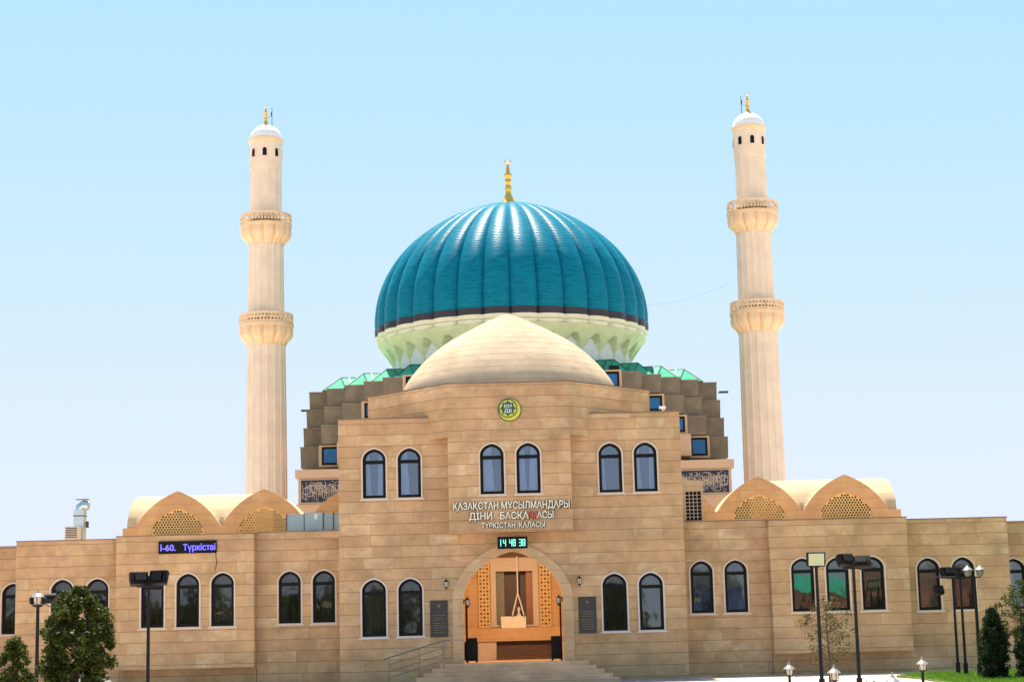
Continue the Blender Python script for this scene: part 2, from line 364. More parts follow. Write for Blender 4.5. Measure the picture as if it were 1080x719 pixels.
# ---------------------------------------------------------------- office building
B = thing('office_building', 'wide sand coloured stone building with arched windows and a low pointed stone dome', 'building')
def window(cx, yf, z0, z1, w, cur, gl='glass', lean=0., depth=.09, trimw=.058, tr=None, name='window'):
    fr = MB(); ring_o = arch(cx, z0, z1, w); ring_i = arch(cx, z0+.11, z1-.10, w-.22)
    y = yf+depth
    fr.panel(ring_o, [ring_i], y, y+.07)
    zt = tr if tr is not None else z1-w*.5-.06
    fr.box(cx-w/2+.06, cx+w/2-.06, y-.008, y+.06, zt-.065, zt+.065)
    f = fr.build(name, 'frame', B)
    t = MB(); t.panel(arch(cx, z0-trimw*.7, z1+trimw, w+2*trimw), [arch(cx, z0, z1, w)], yf-.03, yf+.012)
    t.box(cx-w/2-.12, cx+w/2+.12, yf-.06, yf-.0305, z0-.09, z0-.03)
    t.build('surround', 'trimwhite' if (yf == 0 and z0 < 3) else 'trim', f)
    p = MB(); rg_ = random.Random(int(cx*100)+int(z0*10)); a = rg_.uniform(-.004,.004)
    p.panel(ring_i, [], y+.03, y+.036, tf=lambda v: Vector((v.x, v.y+(v.x-cx)*a, v.z))); p.build('pane', gl, f)
    c = MB(); n = 40; V = []
    for i in range(n+1):
        x = cx-w/2-.1+(w+.2)*i/n; d = .03*math.sin(i*1.7+cx)+.015*math.sin(i*.63)
        V += [(x, yf+.34+d, z0-.1), (x, yf+.34+d*.5, z1+.1)]
    c.add(V, [(2*i, 2*i+2, 2*i+3, 2*i+1) for i in range(n)]); c.build('curtain', 'cur_blue' if cur == 'cur_white' else cur, f)
    if cur == 'cur_white':
        for side in ((-1,1) if int(cx*10) % 2 else (-1,)):
            c = MB(); V = []; wf = rg_.uniform(.22,.5)*w; xa = cx-w/2-.02 if side < 0 else cx+w/2+.02
            for i in range(n+1):
                t = i/n; x = xa-side*wf*t; V += [(x-side*wf*.3*t, yf+.28+.022*math.sin(i*1.3), z0-.1), (x, yf+.28+.012*math.sin(i*1.3), z1+.1)]
            c.add(V, [(2*i, 2*i+2, 2*i+3, 2*i+1) for i in range(n)]); c.build('curtain', 'cur_white', f)
    return f
HOLE = lambda cx, z0, z1, w: arch(cx, z0, z1, w)
def rect(x0, x1, z0, z1): return [(x0,z0),(x1,z0),(x1,z1),(x0,z1)]
# --- tower
TW = 6.48; TH = 9.84; LW = [-5.19,-3.83,3.81,5.17]; UW = [-5.13,-3.8,3.8,5.13]
def portal(a, z1, point=.22): return arch(0, .66, z1, 2*a, rise=z1-2.95, point=point, n=40)
lo = [HOLE(x, 1.70, 3.81, .90) for x in LW]; hi = [HOLE(x, 6.85, 8.71, .87) for x in UW]
w = MB()
w.panel(rect(-TW,TW,-.15,TH), lo+hi+[portal(1.86,4.74)], 0, .35)
w.box(-TW,-TW+.35,.3505,12,-.15,TH-.01); w.box(TW-.35,TW,.3505,12,-.15,TH-.01)
w.box(-TW+.36,TW-.36,11.7,12,-.15,TH-.01)
w.build('tower_wall', 'stone', B)
w = MB(); w.box(-TW+.3,TW-.3,.34,11.9,9.3,9.4); w.box(-TW+.3,-2.5,.36,11.9,5.2,5.3); w.box(2.5,TW-.3,.36,11.9,5.2,5.3); w.box(-2.5,2.5,.36,11.9,5.2,5.3); w.build('tower_floor', 'roof', B)
# copings on tower
for s in (-1,1):
    w = MB(); w.box(min(s*3.05,s*(TW+.03)),max(s*3.05,s*(TW+.03)),-.03,.38,TH,TH+.04)
    w.box(min(s*(TW+.03),s*(TW-.38)),max(s*(TW+.03),s*(TW-.38)),.3795,12.0,TH,TH+.04); w.build('tower_coping', 'coping', B)
for x in LW: window(x, 0, 1.70, 3.81, .90, 'cur_dark' if x != -5.19 else 'cur_grey', 'glass_dark' if x != 5.17 else 'glass')
for x in UW: window(x, 0, 6.85, 8.71, .87, 'cur_white', 'glass_up')
# --- oriel box in the middle, with two windows
OX = 2.30; MW = [-.66,.70]
w = MB(); w.panel(rect(-OX,OX,5.42,8.995), [HOLE(x,6.84,8.72,.89) for x in MW], -.75, -.42)
w.box(-OX,-OX+.3,-.4195,-.002,5.42,8.995); w.box(OX-.3,OX,-.4195,-.002,5.42,8.995); w.box(-OX+.302,OX-.302,-.419,-.002,5.42,5.6)
w.build('oriel_wall', 'stone', B)
for x in MW: window(x, -.75, 6.84, 8.72, .89, 'cur_white', 'glass_up')
# --- octagonal drum
ap = 5.55; cy = ap-.75; vh = ap*math.tan(R(22.5))
octp = []
for k in range(8):
    t = R(22.5+45*k); rr = ap/math.cos(R(22.5)); octp.append((rr*math.sin(t), cy-rr*math.cos(t)))
def prism(mb, pts, z0, z1, mi=0):
    n = len(pts); mb.add([(p[0],p[1],z0) for p in pts]+[(p[0],p[1],z1) for p in pts],
        [tuple(reversed(range(n))), tuple(range(n,2*n))]+[(i,(i+1)%n,n+(i+1)%n,n+i) for i in range(n)], mi)
w = MB(); prism(w, octp, 9.0, 11.0); w.build('octagon_drum', 'stone', B, fix=True)
w = MB(); big = [(p[0]*1.006, cy+(p[1]-cy)*1.006) for p in octp]; prism(w, big, 11.0, 11.045); w.build('drum_coping', 'coping', B, fix=True)
# --- front stone dome
prof = [(4.36,11.047),(4.34,11.3),(4.25,11.6),(3.98,12.02),(3.5,12.58),(2.95,13.07),(2.4,13.46),(1.62,13.9),(.87,14.28),(.4,14.49),(.001,14.62)]
def smoothprof(p, n=6):
    out = []
    for i in range(len(p)-1):
        p0 = p[max(i-1,0)]; p1 = p[i]; p2 = p[i+1]; p3 = p[min(i+2,len(p)-1)]
        for k in range(n):
            t = k/n
            out.append(tuple(.5*((2*p1[j])+(-p0[j]+p2[j])*t+(2*p0[j]-5*p1[j]+4*p2[j]-p3[j])*t*t+(-p0[j]+3*p1[j]-3*p2[j]+p3[j])*t**3) for j in (0,1)))
    out.append(p[-1]); return out
w = MB(); w.lathe((0,cy,0), smoothprof(prof), 96); w.build('stone_dome', 'dome_stone', B, smooth=60)
# --- wings
WY, BY, OY = 1.15, .45, 2.5; WH = 5.73; BH = 5.66
for s in (-1,1):
    S = lambda a, b: (min(s*a,s*b), max(s*a,s*b))
    inner = [7.19,8.49]; bay = [10.93,12.24,13.57]; outer = [15.82,17.15]
    x0, x1 = S(TW+.001, 9.74)
    w = MB(); w.panel(rect(x0,x1,-.15,WH), [HOLE(s*c,2.28,4.24,.85) for c in inner], WY, WY+.35)
    w.build('inner_wing_wall', 'stone', B)
    x0, x1 = S(9.741, 14.95)
    w = MB(); w.panel(rect(x0,x1,.70,BH), [HOLE(s*c,2.24,4.22,.86) for c in bay], BY, BY+.35)
    a, b = S(9.741, 10.0); w.box(a,b,BY+.351,WY+.3,.70,BH); a, b = S(14.7,14.95); w.box(a,b,BY+.351,WY+.3,.70,BH)
    a, b = S(10.001,14.699); w.box(a,b,BY+.351,WY+.3,.70,.95); a, b = S(9.76,14.94); w.box(a,b,WY,WY+.28,-.15,.699)
    w.build('bay_wall', 'stone', B)
    x0, x1 = S(14.951, 18.93)
    w = MB(); w.panel(rect(x0,x1,-.15,5.61), [HOLE(s*c,2.18,4.14,.86) for c in outer], WY, WY+.35)
    a, b = S(18.63,18.93); w.box(a,b,WY+.351,OY+.3,-.15,5.61)
    w.build('outer_wing_wall', 'stone', B)
    fx = 19.45 if s > 0 else 19.40
    x0, x1 = S(18.931, 27)
    w = MB(); w.panel(rect(x0,x1,-.15,5.50), [HOLE(s*(fx+q),2.15,4.08,.86) for q in (0,1.4,4.2,5.6)], OY, OY+.35)
    a, b = S(26.7,27); w.box(a,b,OY+.351,20,-.15,5.5); a, b = S(TW,26.69); w.box(a,b,19.7,20,-.15,5.5)
    w.build('end_wing_wall', 'stone', B)
    w = MB(); a, b = S(TW+.02,14.7); w.box(a,b,WY+.36,19.6,5.2,5.3); a, b = S(14.71,18.6); w.box(a,b,WY+.36,19.6,5.2,5.3); a, b = S(18.61,26.6); w.box(a,b,OY+.36,19.6,5.1,5.2); a, b = S(9.8,14.9); w.box(a,b,BY+.36,WY+.35,5.2,5.28)
    w.build('wing_roof', 'roof', B)
    w = MB()
    a, b = S(TW+.002,9.74); w.box(a,b,WY-.03,WY+.38,WH,WH+.035)
    a, b = S(9.72,14.98); w.box(a,b,BY-.03,BY+.38,BH,BH+.035); a, b = S(9.71,9.96); w.box(a,b,BY+.381,WY-.031,BH,BH+.035)
    a, b = S(14.981,18.96); w.box(a,b,WY-.03,WY+.38,5.61,5.645)
    a, b = S(18.961,27); w.box(a,b,OY-.03,OY+.38,5.5,5.535)
    w.build('wing_coping', 'coping', B)
    gk = 'glass_dark' if s < 0 else 'glass'
    for i, c in enumerate(inner): window(s*c, WY, 2.28, 4.24, .85, ['cur_brown','cur_dark'][i] if s < 0 else 'cur_dark', gk)
    for i, c in enumerate(bay): window(s*c, BY, 2.24, 4.22, .86, ['cur_grey','cur_dark','cur_brown'][i] if s < 0 else 'cur_dark', gk)
    for i, c in enumerate(outer): window(s*c, WY, 2.18, 4.14, .86, 'cur_brown' if s < 0 else ['cur_grey','cur_dark'][i], gk)
    for q in (0,1.4,4.2,5.6): window(s*(fx+q), OY, 2.15, 4.08, .86, 'cur_brown' if s < 0 else ('cur_white' if q == 0 else 'cur_grey'), gk)
# --- arcades of pointed gables with vaults behind the parapets
PK = [6.50, 9.94, 13.42]; HWD = 1.73; VAL, TOP = 6.24, 7.69; GY = 4.5; XE = 15.50
def gp(x, pk=PK, base=VAL):
    best = base
    for p in pk:
        t = abs(abs(x)-p)/HWD
        if t < 1: best = max(best, VAL+(TOP-VAL)*(1-.52*t-.48*t**3))
    return best
def lg(y):
    q = (GY+3.0-y)/2.8
    return 6.1+1.62*math.sqrt(max(0,1-q*q))
for s in (-1,1):
    X0, X1 = 6.5, XE+.12
    n = 118; xs = [X0+(X1-X0)*i/n for i in range(n+1)]
    top = [(s*x, gp(x)) for x in xs]
    outer = [(s*X0,5.31),(s*X1,5.31)]+list(reversed(top)) if s > 0 else [(s*X1,5.31),(s*X0,5.31)]+top
    LA = lambda p: arch(s*p, 5.78, 6.98, 2.1, rise=1.0, point=.22, n=24)
    w = MB(); w.panel(outer, [LA(p) for p in PK[1:]], GY, GY+.22); w.build('gable_wall', 'gable_stone', B)
    w = MB(); w.panel(rect(*sorted((s*8.3,s*XE)),5.31,6.9), [arch(s*(PK[1]-.5), 5.9, 6.6, 1.6, rise=.6)], GY+5.75, GY+5.9); w.build('rear_wall', 'gable_stone', B)
    for p in PK[1:]:
        hs = []; r_ = .049
        for j in range(11):
            for i in range(-10, 11):
                cx_ = s*p+(i+(j%2)*.5)*.118; cz = 5.84+j*.102
                t = abs(cx_-s*p)/1.05; lim = 5.98+1.0*(.78*math.sqrt(max(0,1-t*t))+.22*(1-t)) if t < 1 else 0
                if cz+.055 < lim and abs(cx_-s*p) < .98: hs.append([(cx_+r_*(1.2 if (k%2) else .75)*math.cos(k*math.pi/4), cz+r_*(1.2 if (k%2) else .75)*math.sin(k*math.pi/4)) for k in range(8)])
        w = MB(); w.panel(LA(p), hs, GY+.07, GY+.12); w.build('lattice_screen', 'lattice', B)
    def sheet(xa, xb, ya, yb, f, nx, ny):
        mb = MB(); V = [(s*(xa+(xb-xa)*i/nx), ya+(yb-ya)*j/ny, f(xa+(xb-xa)*i/nx, ya+(yb-ya)*j/ny)) for i in range(nx+1) for j in range(ny+1)]; m_ = ny+1
        mb.add(V, [(i*m_+j,(i+1)*m_+j,(i+1)*m_+j+1,i*m_+j+1) for i in range(nx) for j in range(ny)])
        V = [(s*(xa+(xb-xa)*i/nx), yb, f(xa+(xb-xa)*i/nx, yb)) for i in range(nx+1)]; mb.add([(s*xa,yb,5.31)]+V+[(s*xb,yb,5.31)], [tuple(range(nx+3))])
        return mb
    w = sheet(X0, PK[1], GY+.2, GY+2.7, lambda x, y: gp(x), 60, 4); w.build('barrel_roof', 'vault_stone', B, smooth=30)
    w = sheet(PK[1]+.001, XE, GY+.2, GY+5.8, lambda x, y: max(gp(x, base=0), lg(y)), 70, 40)
    ys = [GY+.2+5.6*j/36 for j in range(37)]
    w.add([(s*XE,GY+.2,5.31)]+[(s*XE,y,max(lg(y), 6.1)) for y in ys]+[(s*XE,GY+5.8,5.31)], [tuple(range(39))])
    w.build('vault_roof', 'vault_stone', B, smooth=30)
# --- portal band and porch interior
w = MB(); w.panel(arch(0,.655,5.10,4.52,rise=2.15,point=.2,n=40), [portal(1.86,4.74)], -.06, -.002); w.build('portal_band', 'stone_fine', B)
w = MB()
w.box(-2.7,-2.5,.352,8.6,.3,5.15); w.box(2.5,2.7,.352,8.6,.3,5.15)
w.build('porch_side_wall', 'inwall', B)
w = MB(); w.box(-2.499,2.499,.353,8.6,4.86,5.1); w.build('porch_ceiling', 'wood', B)
w = MB(); w.box(-2.499,2.499,.0,10.5,.45,.645); w.build('porch_floor', 'step', B)
w = MB()
w.panel(rect(-2.498,2.498,1.40,4.858), [rect(-.76,.78,2.0,4.30)], 8.2, 8.5)
w.box(-2.498,2.498,7.6,8.199,1.401,1.93); w.build('porch_rear_wall', 'inwall', B)
w = MB(); w.panel(rect(-.98,1.02,1.98,4.82), [rect(-.76,.78,2.06,4.28)], 8.12, 8.199); w.build('inner_window_frame', 'trim', B)
for (a, b_) in ((-1.50,-1.02),(1.06,1.54)):
    hs = []
    for j in range(17):
        for i in range(3):
            cx_ = a+.10+i*.14; cz = 2.08+j*.155; r_ = .052 if (i+j)%2 else .035
            hs.append([(cx_+r_*math.cos(k*math.pi/4), cz+r_*math.sin(k*math.pi/4)) for k in range(8)])
    w = MB(); w.panel(rect(a,b_,1.95,4.80), hs, 8.10, 8.14); w.box(a,b_,8.155,8.19,1.95,4.8, mi=1); w.build('lattice_strip', ['lattice','wood'], B)
w = MB(); w.box(-.76,-.42,8.7,8.75,1.9,4.4, mi=0); w.box(-.42,.5,9.4,9.45,1.9,4.4,mi=1); w.box(.5,.80,8.7,8.75,1.9,4.4,mi=2); w.box(-1.2,1.2,9.5,9.55,1.6,4.5,mi=1)
w.box(-1.1,1.1,8.51,9.5,4.4,4.5,mi=1); w.box(-1.1,-1.0,8.51,9.5,1.6,4.5,mi=1); w.box(1.0,1.1,8.51,9.5,1.6,4.5,mi=1)
w.build('inner_door', ['cur_grey','wood','door'], B)
w = MB()
for i in range(5): w.box(-.78,1.62,7.45+i*.15,8.19 if i < 4 else 8.5,.646+i*.15,.646+(i+1)*.15-.003)
w.build('porch_stair', 'wood', B)
for a, b_ in ((-1.55,-.785),(1.63,2.49)): w = MB(); w.box(a,b_,7.7,8.15,.646,1.40); w.build('porch_panel', 'trim', B)
# open glazed door leaves standing against the porch reveals
for s in (-1,1):
    w = MB(); x = s*1.80
    w.box(min(x,x-s*.05),max(x,x-s*.05),.37,.45,.66,3.0); w.box(min(x,x-s*.05),max(x,x-s*.05),1.25,1.33,.66,3.0)
    for z in (.66,1.7,2.93): w.box(min(x,x-s*.05),max(x,x-s*.05),.45,1.25,z,z+.08)
    d = w.build('door', 'frame', B)
    w = MB(); w.box(x-s*.025-.004,x-s*.025+.004,.46,1.24,.75,2.92); w.build('pane', 'glass', d)
# ceiling lamp added to brighten the porch's rear wall
lamp = thing('added_ceiling_lamp', 'added warm round ceiling lamp just inside the top of the arch', 'lamp', loc=(0,2.2,4.859))
w = MB(); w.lathe((0,0,0), [(.001,-.03),(.2,-.028),(.24,-.02),(.25,-.005),(.001,-.004)], 24); w.build('lamp_shade', 'lampglass', lamp, smooth=True)
ld = bpy.data.lights.new('added_porch_light', 'POINT'); ld.energy = 330; ld.color = (1,.72,.42); ld.shadow_soft_size = .03
lo_ = bpy.data.objects.new('added_porch_light', ld); lo_.location = (0,2.2,4.79); col.objects.link(lo_)

# ---------------------------------------------------------------- steps, ramp, railing
st = MB()
for i in range(5):
    zt = .645-i*.15; e = .27*i; st.box(-2.72-e,2.72+e,-1.3-.36*i,-.003 if i == 0 else -.003,zt-.149,zt)
o = st.build('entrance_steps', 'step'); tag(o, 'broad sandstone entrance steps in front of the arched doorway', 'steps')
# rebuild nested steps without overlap: each tread is only the ring outside the one above
bpy.data.objects.remove(o)
st = MB()
for i in range(5):
    zt = .645-i*.149; e = .27*i; st.box(-2.72-e,2.72+e,-1.3-.36*i,-.003,zt-.1485,zt)
o = st.build('entrance_steps', 'step'); tag(o, 'broad sandstone entrance steps in front of the arched doorway', 'steps')
rail = thing('stair_railing', 'sloping grey metal railing beside the left end of the entrance steps', 'railing')
def zr(x): return max(.0, min(1., (x+4.75)/2.2))*.62
py_ = -1.42
for x in (-4.55,-3.45,-2.55):
    w = MB(); w.tube([(x,py_,-.1),(x,py_,zr(x)+.86)], .018, 8); w.build('post', 'railgrey', rail)
for k, hh in enumerate((.88,.62,.38,.16)):
    w = MB(); pts = [(-4.75,py_,zr(-4.75)+hh),(-2.55,py_,zr(-2.55)+hh),(-2.3,py_,zr(-2.3)+hh)] if k == 0 else [(-4.55,py_,zr(-4.55)+hh),(-2.55,py_,zr(-2.55)+hh)]
    w.tube(pts, .026 if k == 0 else .012, 8); w.build('handrail' if k == 0 else 'rail', 'railgrey', rail)

# ---------------------------------------------------------------- signs on the facade
def lett(mb, t, x, z, h, wd):
    place_text(mb, t, x, -.815, z, h, wd, .022, .016, 0, 1)
    place_text(mb, t, x+.015, -.772, z-.018, h*1.05, wd*1.008, .02, .020, 1, 1)
sg = thing('sign_lettering', 'raised cream capital letters in three lines on the projecting wall below the middle windows', 'sign')
w = MB(); lett(w, 'ҚАЗАҚСТАН МҰСЫЛМАНДАРЫ', .03, 6.27, .27, 4.34); w.build('text_line', ['cream','frame'], sg)
tl2 = sg
w = MB(); lett(w, 'ДІНИ', -1.12, 5.895, .26, .86); w.build('word', ['cream','frame'], tl2)
w = MB(); lett(w, 'БАСҚА', .14, 5.895, .26, 1.06); w.build('word', ['cream','frame'], tl2)
w = MB(); lett(w, 'АСЫ', 1.28, 5.895, .26, .62); w.build('word', ['cream','frame'], tl2)

w = MB(); lett(w, 'РМ', .815, 5.895, .26, .32); w.build('word', ['red','frame'], tl2)['label'] = 'faded red letters in the second line'
w = MB(); lett(w, 'ТҮРКІСТАН', -.47, 5.57, .20, 1.26); lett(w, 'ҚАЛАСЫ', .78, 5.57, .20, .96); w.build('text_line', ['cream','frame'], sg)
ck = thing('digital_clock', 'black digital clock with green digits 14 48 38 above the arch', 'clock')
w = MB(); w.box(-.52,.60,-.62,-.44,4.81,5.25); w.build('casing', 'frame', ck)
w = MB(); w.box(-.1,-.05,-.44,-.045,5.0,5.04); w.box(.15,.2,-.44,-.045,5.0,5.04); w.build('bracket', 'darkgrey', ck)
w = MB()
SEG = {'1':'bc','4':'fgbc','8':'abcdefg','3':'abgcd'}
def digit(mb, ch, x, z, ww, hh, y):
    t = .026; x1 = x+ww; zm = z+hh/2; z1 = z+hh
    S_ = dict(a=(x,x1,z1-t,z1), d=(x,x1,z,z+t), g=(x,x1,zm-t/2,zm+t/2), b=(x1-t,x1,zm,z1), c=(x1-t,x1,z,zm), f=(x,x+t,zm,z1), e=(x,x+t,z,zm))
    for k, q in enumerate(SEG[ch]): a = S_[q]; mb.box(a[0],a[1],y-.006-.0007*k,y,a[2],a[3])
for i, (ch, x) in enumerate((('1',-.49),('4',-.31),('4',-.08),('8',.05),('3',.28),('8',.41))): digit(w, ch, x, 4.90, .105, .25, -.621)
w.build('digits', 'green_led', ck)
ls = thing('led_sign', 'long black board with glowing blue letters above the left bay windows', 'sign')
w = MB(); w.box(-13.34,-11.15,.36,.448,4.98,5.44); w.build('casing', 'frame', ls)
w = MB(); place_text(w, 'і-60.', -12.98, .357, 5.09, .24, .58, .004, .012, 0, 0); place_text(w, 'Түркістаі', -11.80, .357, 5.09, .24, 1.22, .004, .012, 0, 0); w.build('lettering', 'blue_led', ls)
w = MB(); w.tube([(-11.2,.43,4.98),(-11.15,.44,4.6),(-11.22,.44,4.3)], .010, 6); w.build('cable', 'frame', ls)
em = thing('round_emblem', 'round yellow and green emblem with an eight pointed star high on the middle wall', 'emblem')
def disc(mb, cx_, cz, r, y0, y1, n=40, mi=0): mb.panel([(cx_+r*math.cos(2*math.pi*k/n), cz+r*math.sin(2*math.pi*k/n)) for k in range(n)], [], y0, y1, mi)
w = MB(); disc(w,.05,9.98,.44,-.80,-.752); w.build('green_rim', 'dkgreen', em)
w = MB(); disc(w,.05,9.98,.41,-.815,-.801); w.build('crescent', 'yellowgreen', em)
w = MB(); disc(w,-.01,10.03,.355,-.83,-.816); w.build('inner_ring', 'dkgreen', em)
w = MB(); disc(w,-.01,10.03,.315,-.84,-.831); w.build('inner_disc', 'yellowgreen', em)
w = MB(); w.panel([(-.01+(.30 if k%2 == 0 else .225)*math.cos(k*math.pi/8+math.pi/2), 10.03+(.30 if k%2 == 0 else .225)*math.sin(k*math.pi/8+math.pi/2)) for k in range(16)], [], -.85, -.841); w.build('star', 'dkgreen', em)
w = MB(); place_text(w, 'ҚМ', -.01, -.853, 10.05, .13, .28, .003, .01, 0, 0); place_text(w, 'ДБ', -.01, -.853, 9.87, .13, .30, .003, .01, 0, 0); w.build('letters', 'silver', em)
for s, lab in ((-1,'black granite plaque with small gold lines to the left of the arch'),(1,'black granite plaque with small gold lines to the right of the arch')):
    p = thing('wall_plaque', lab, 'plaque', 'plaques beside the arch'); x = s*2.77
    w = MB(); w.box(x-.33,x+.33,-.05,-.002,1.63,2.98); w.build('slab', 'granite', p)
    w = MB(); rr = random.Random(5); z = 2.42
    w.panel([(x+(.075 if k%2 == 0 else .035)*math.sin(k*math.pi/6), 2.78+(.075 if k%2 == 0 else .035)*math.cos(k*math.pi/6)) for k in range(12)], [], -.056, -.0505)
    w.build('crest', 'dullgold', p); w = MB()
    for li in range(8):
        xx = x-rr.uniform(.18,.26); xe = 2*x-xx
        while xx < xe:
            ww = rr.uniform(.03,.09); w.box(xx,min(xx+ww,xe),-.054,-.0505,z,z+.022); xx += ww+.015
        z -= .085 if li != 2 else .12
    w.build('engraving', 'dullgold', p)
def wall_lantern(parent):
    w = MB(); w.box(-.03,.03,-.04,-.0,-.02,.14); w.tube([(0,-.02,.06),(0,-.1,.16),(0,-.16,.2)], .012, 6); w.build('bracket', 'black', parent)
    w = MB(); w.lathe((0,-.16,0), [(.001,.24),(.02,.22),(.03,.17),(.1,.13),(.105,.11),(.02,.11)], 6); w.lathe((0,-.16,0), [(.02,-.1),(.075,-.09),(.06,-.11),(.02,-.16),(.001,-.2)], 6)
    for k in range(6):
        t = k*math.pi/3; w.tube([(.09*math.sin(t),-.16-.09*math.cos(t),.12),(.07*math.sin(t),-.16-.07*math.cos(t),-.1)], .008, 4)
    w.build('cage', 'black', parent)
    w = MB(); w.lathe((0,-.16,0), [(.001,.1),(.08,.1),(.06,-.09),(.001,-.09)], 6); w.build('glass', 'lampglass', parent)
WLG = 'black wall lanterns around the arch'
l0 = thing('wall_lantern', 'small black wall lantern above the left plaque', 'lantern', WLG, (-2.48,0,3.55)); wall_lantern(l0)
dup(l0, (2.5,0,3.55), 0, 'small black wall lantern above the right plaque')
dup(l0, (-1.86,.15,2.86), R(90), 'black lantern fixed inside the left edge of the arch')
dup(l0, (1.86,.15,2.86), R(-90), 'black lantern fixed inside the right edge of the arch')
BG = 'black cabinets flanking the doorway'
for s, lab in ((-1,'black box cabinet standing at the left foot of the arch'),(1,'black box cabinet standing at the right foot of the arch')):
    b_ = thing('floor_cabinet', lab, 'cabinet', BG, (s*1.60,.85,.647))
    w = MB(); w.box(-.21,.21,-.2,.2,.07,.92); w.box(-.18,.18,-.206,-.201,.12,.88); w.build('body', 'black', b_)
    for i, (a, c) in enumerate(((-.17,-.17),(.17,-.17),(-.17,.17),(.17,.17))): w = MB(); w.box(a-.03,a+.03,c-.03,c+.03,0,.069); w.build('leg', 'black', b_)
# display stand and hanging lamp inside the porch
ds = thing('display_plinth', 'pale box shaped plinth on the porch ledge below the inner window', 'plinth', loc=(-.05,7.85,.646))
w = MB(); w.box(-.52,.52,-.2,.2,1.285,1.76); w.build('body', 'cream', ds)
w = MB(); w.lathe((.23,0,1.751), [(.001,.01),(.1,.01),(.1,.08),(.05,.12),(.05,.24),(.08,.3),(.03,.38),(.001,.42)], 12); w.build('statuette', 'white', ds, smooth=True)
hl = thing('hanging_frame', 'white rod and A shaped cables hanging from the porch ceiling', 'pendant', loc=(.15,7.4,4.86))
w = MB(); w.tube([(0,0,0),(0,0,-1.55)], .03, 8); w.build('rod', 'white', hl)
for s in (-1,1): w = MB(); w.tube([(0,0,-1.5),(s*.24,0,-2.42)], .03, 8); w.build('cable', 'white', hl)

# ---------------------------------------------------------------- roof plant
du = thing('duct_unit', 'galvanised rectangular air duct lying on the roof left of the tower', 'duct', loc=(0,1.9,0))
w = MB(); w.box(-8.70,-8.02,0,.7,5.82,6.46); w.build('duct_section', 'duct', du)
w = MB(); w.box(-8.0,-7.3,-.03,.72,5.8,6.5); w.box(-7.62,-7.5,-.05,-.031,6.25,6.45,1); w.build('fan_box', ['duct','white'], du)
w = MB(); w.box(-7.28,-6.5,.02,.7,5.82,6.44); w.build('duct_section', 'duct', du)
w = MB()
for x in (-8.71,-8.03,-7.29,-6.9): w.box(x,x+.025,-.045,.74,5.79,6.49)
for x in (-8.5,-7.7,-7.0): w.box(x,x+.06,.1,.2,5.3,5.79)
w.build('flange', 'darkgrey', du)
vu = thing('roof_ventilator', 'tall galvanised bent ventilation duct with a fan box on the roof at the far left', 'ventilator', loc=(0,3.5,0))
w = MB(); w.box(-17.35,-16.95,0,.45,5.2,6.95); w.build('duct', 'galv', vu)
w = MB(); w.tube([(-17.15,.2,6.9),(-17.13,.2,7.05),(-17.0,.2,7.15),(-16.8,.2,7.12)], .2, 12); w.build('elbow', 'galv', vu, smooth=True)
w = MB(); w.box(-17.58,-17.02,-.45,-.05,5.75,6.28); w.build('fan_box', 'trim', vu)
w = MB()
for k in range(6): w.box(-17.53,-17.1,-.465,-.451,5.84+k*.07,5.87+k*.07)
w.box(-16.9,-16.8,.1,.25,6.25,6.5); w.box(-17.37,-16.93,-.02,.47,6.7,6.74)
w.box(-17.3,-16.8,.1,.3,7.36,7.39)
w.build('grille', 'darkgrey', vu)
rb = thing('roof_hatch', 'small cream roof housing with a black lattice window right of the tower', 'roof housing', loc=(0,2.2,0))
w = MB(); w.panel([(6.5,5.3),(7.48,5.3),(7.48,7.38),(6.95,7.40),(6.5,7.75)], [rect(6.80,7.40,5.85,6.98)], 0, .5); w.build('wall', 'vault_stone', rb)
w = MB(); w.box(6.80,7.40,.2,.22,5.85,6.98); w.build('window', 'frame', rb)
w = MB()
for k in range(1,4): w.box(6.80+.15*k-.012,6.80+.15*k+.012,.1,.12,5.85,6.98)
for k in range(1,8): w.box(6.80,7.40,.121,.14,5.85+.141*k-.012,5.85+.141*k+.012)
w.build('lattice', 'trim', rb)
cm = thing('security_camera', 'small white security camera on the right parapet of the tower', 'camera', loc=(5.85,-.02,9.9))
w = MB(); w.box(-.12,.12,-.1,.05,.06,.16); w.build('body', 'white', cm); w = MB(); w.tube([(0,0,-.02),(0,0,.07)], .02, 6); w.build('mount', 'white', cm)

# ---------------------------------------------------------------- mosque
Mq = thing('mosque', 'big domed mosque with a ribbed turquoise dome rising behind the stone building', 'mosque')
CY = 45
w = MB(); w.box(-12.82,12.82,38.5,57,-.1,11.1); w.build('base_wall', 'beige', Mq)
w = MB(); w.box(-12.98,12.98,38.35,57.1,11.101,11.6); w.box(-12.93,12.93,38.4,38.49,9.45,9.55); w.build('cornice', 'beige', Mq)
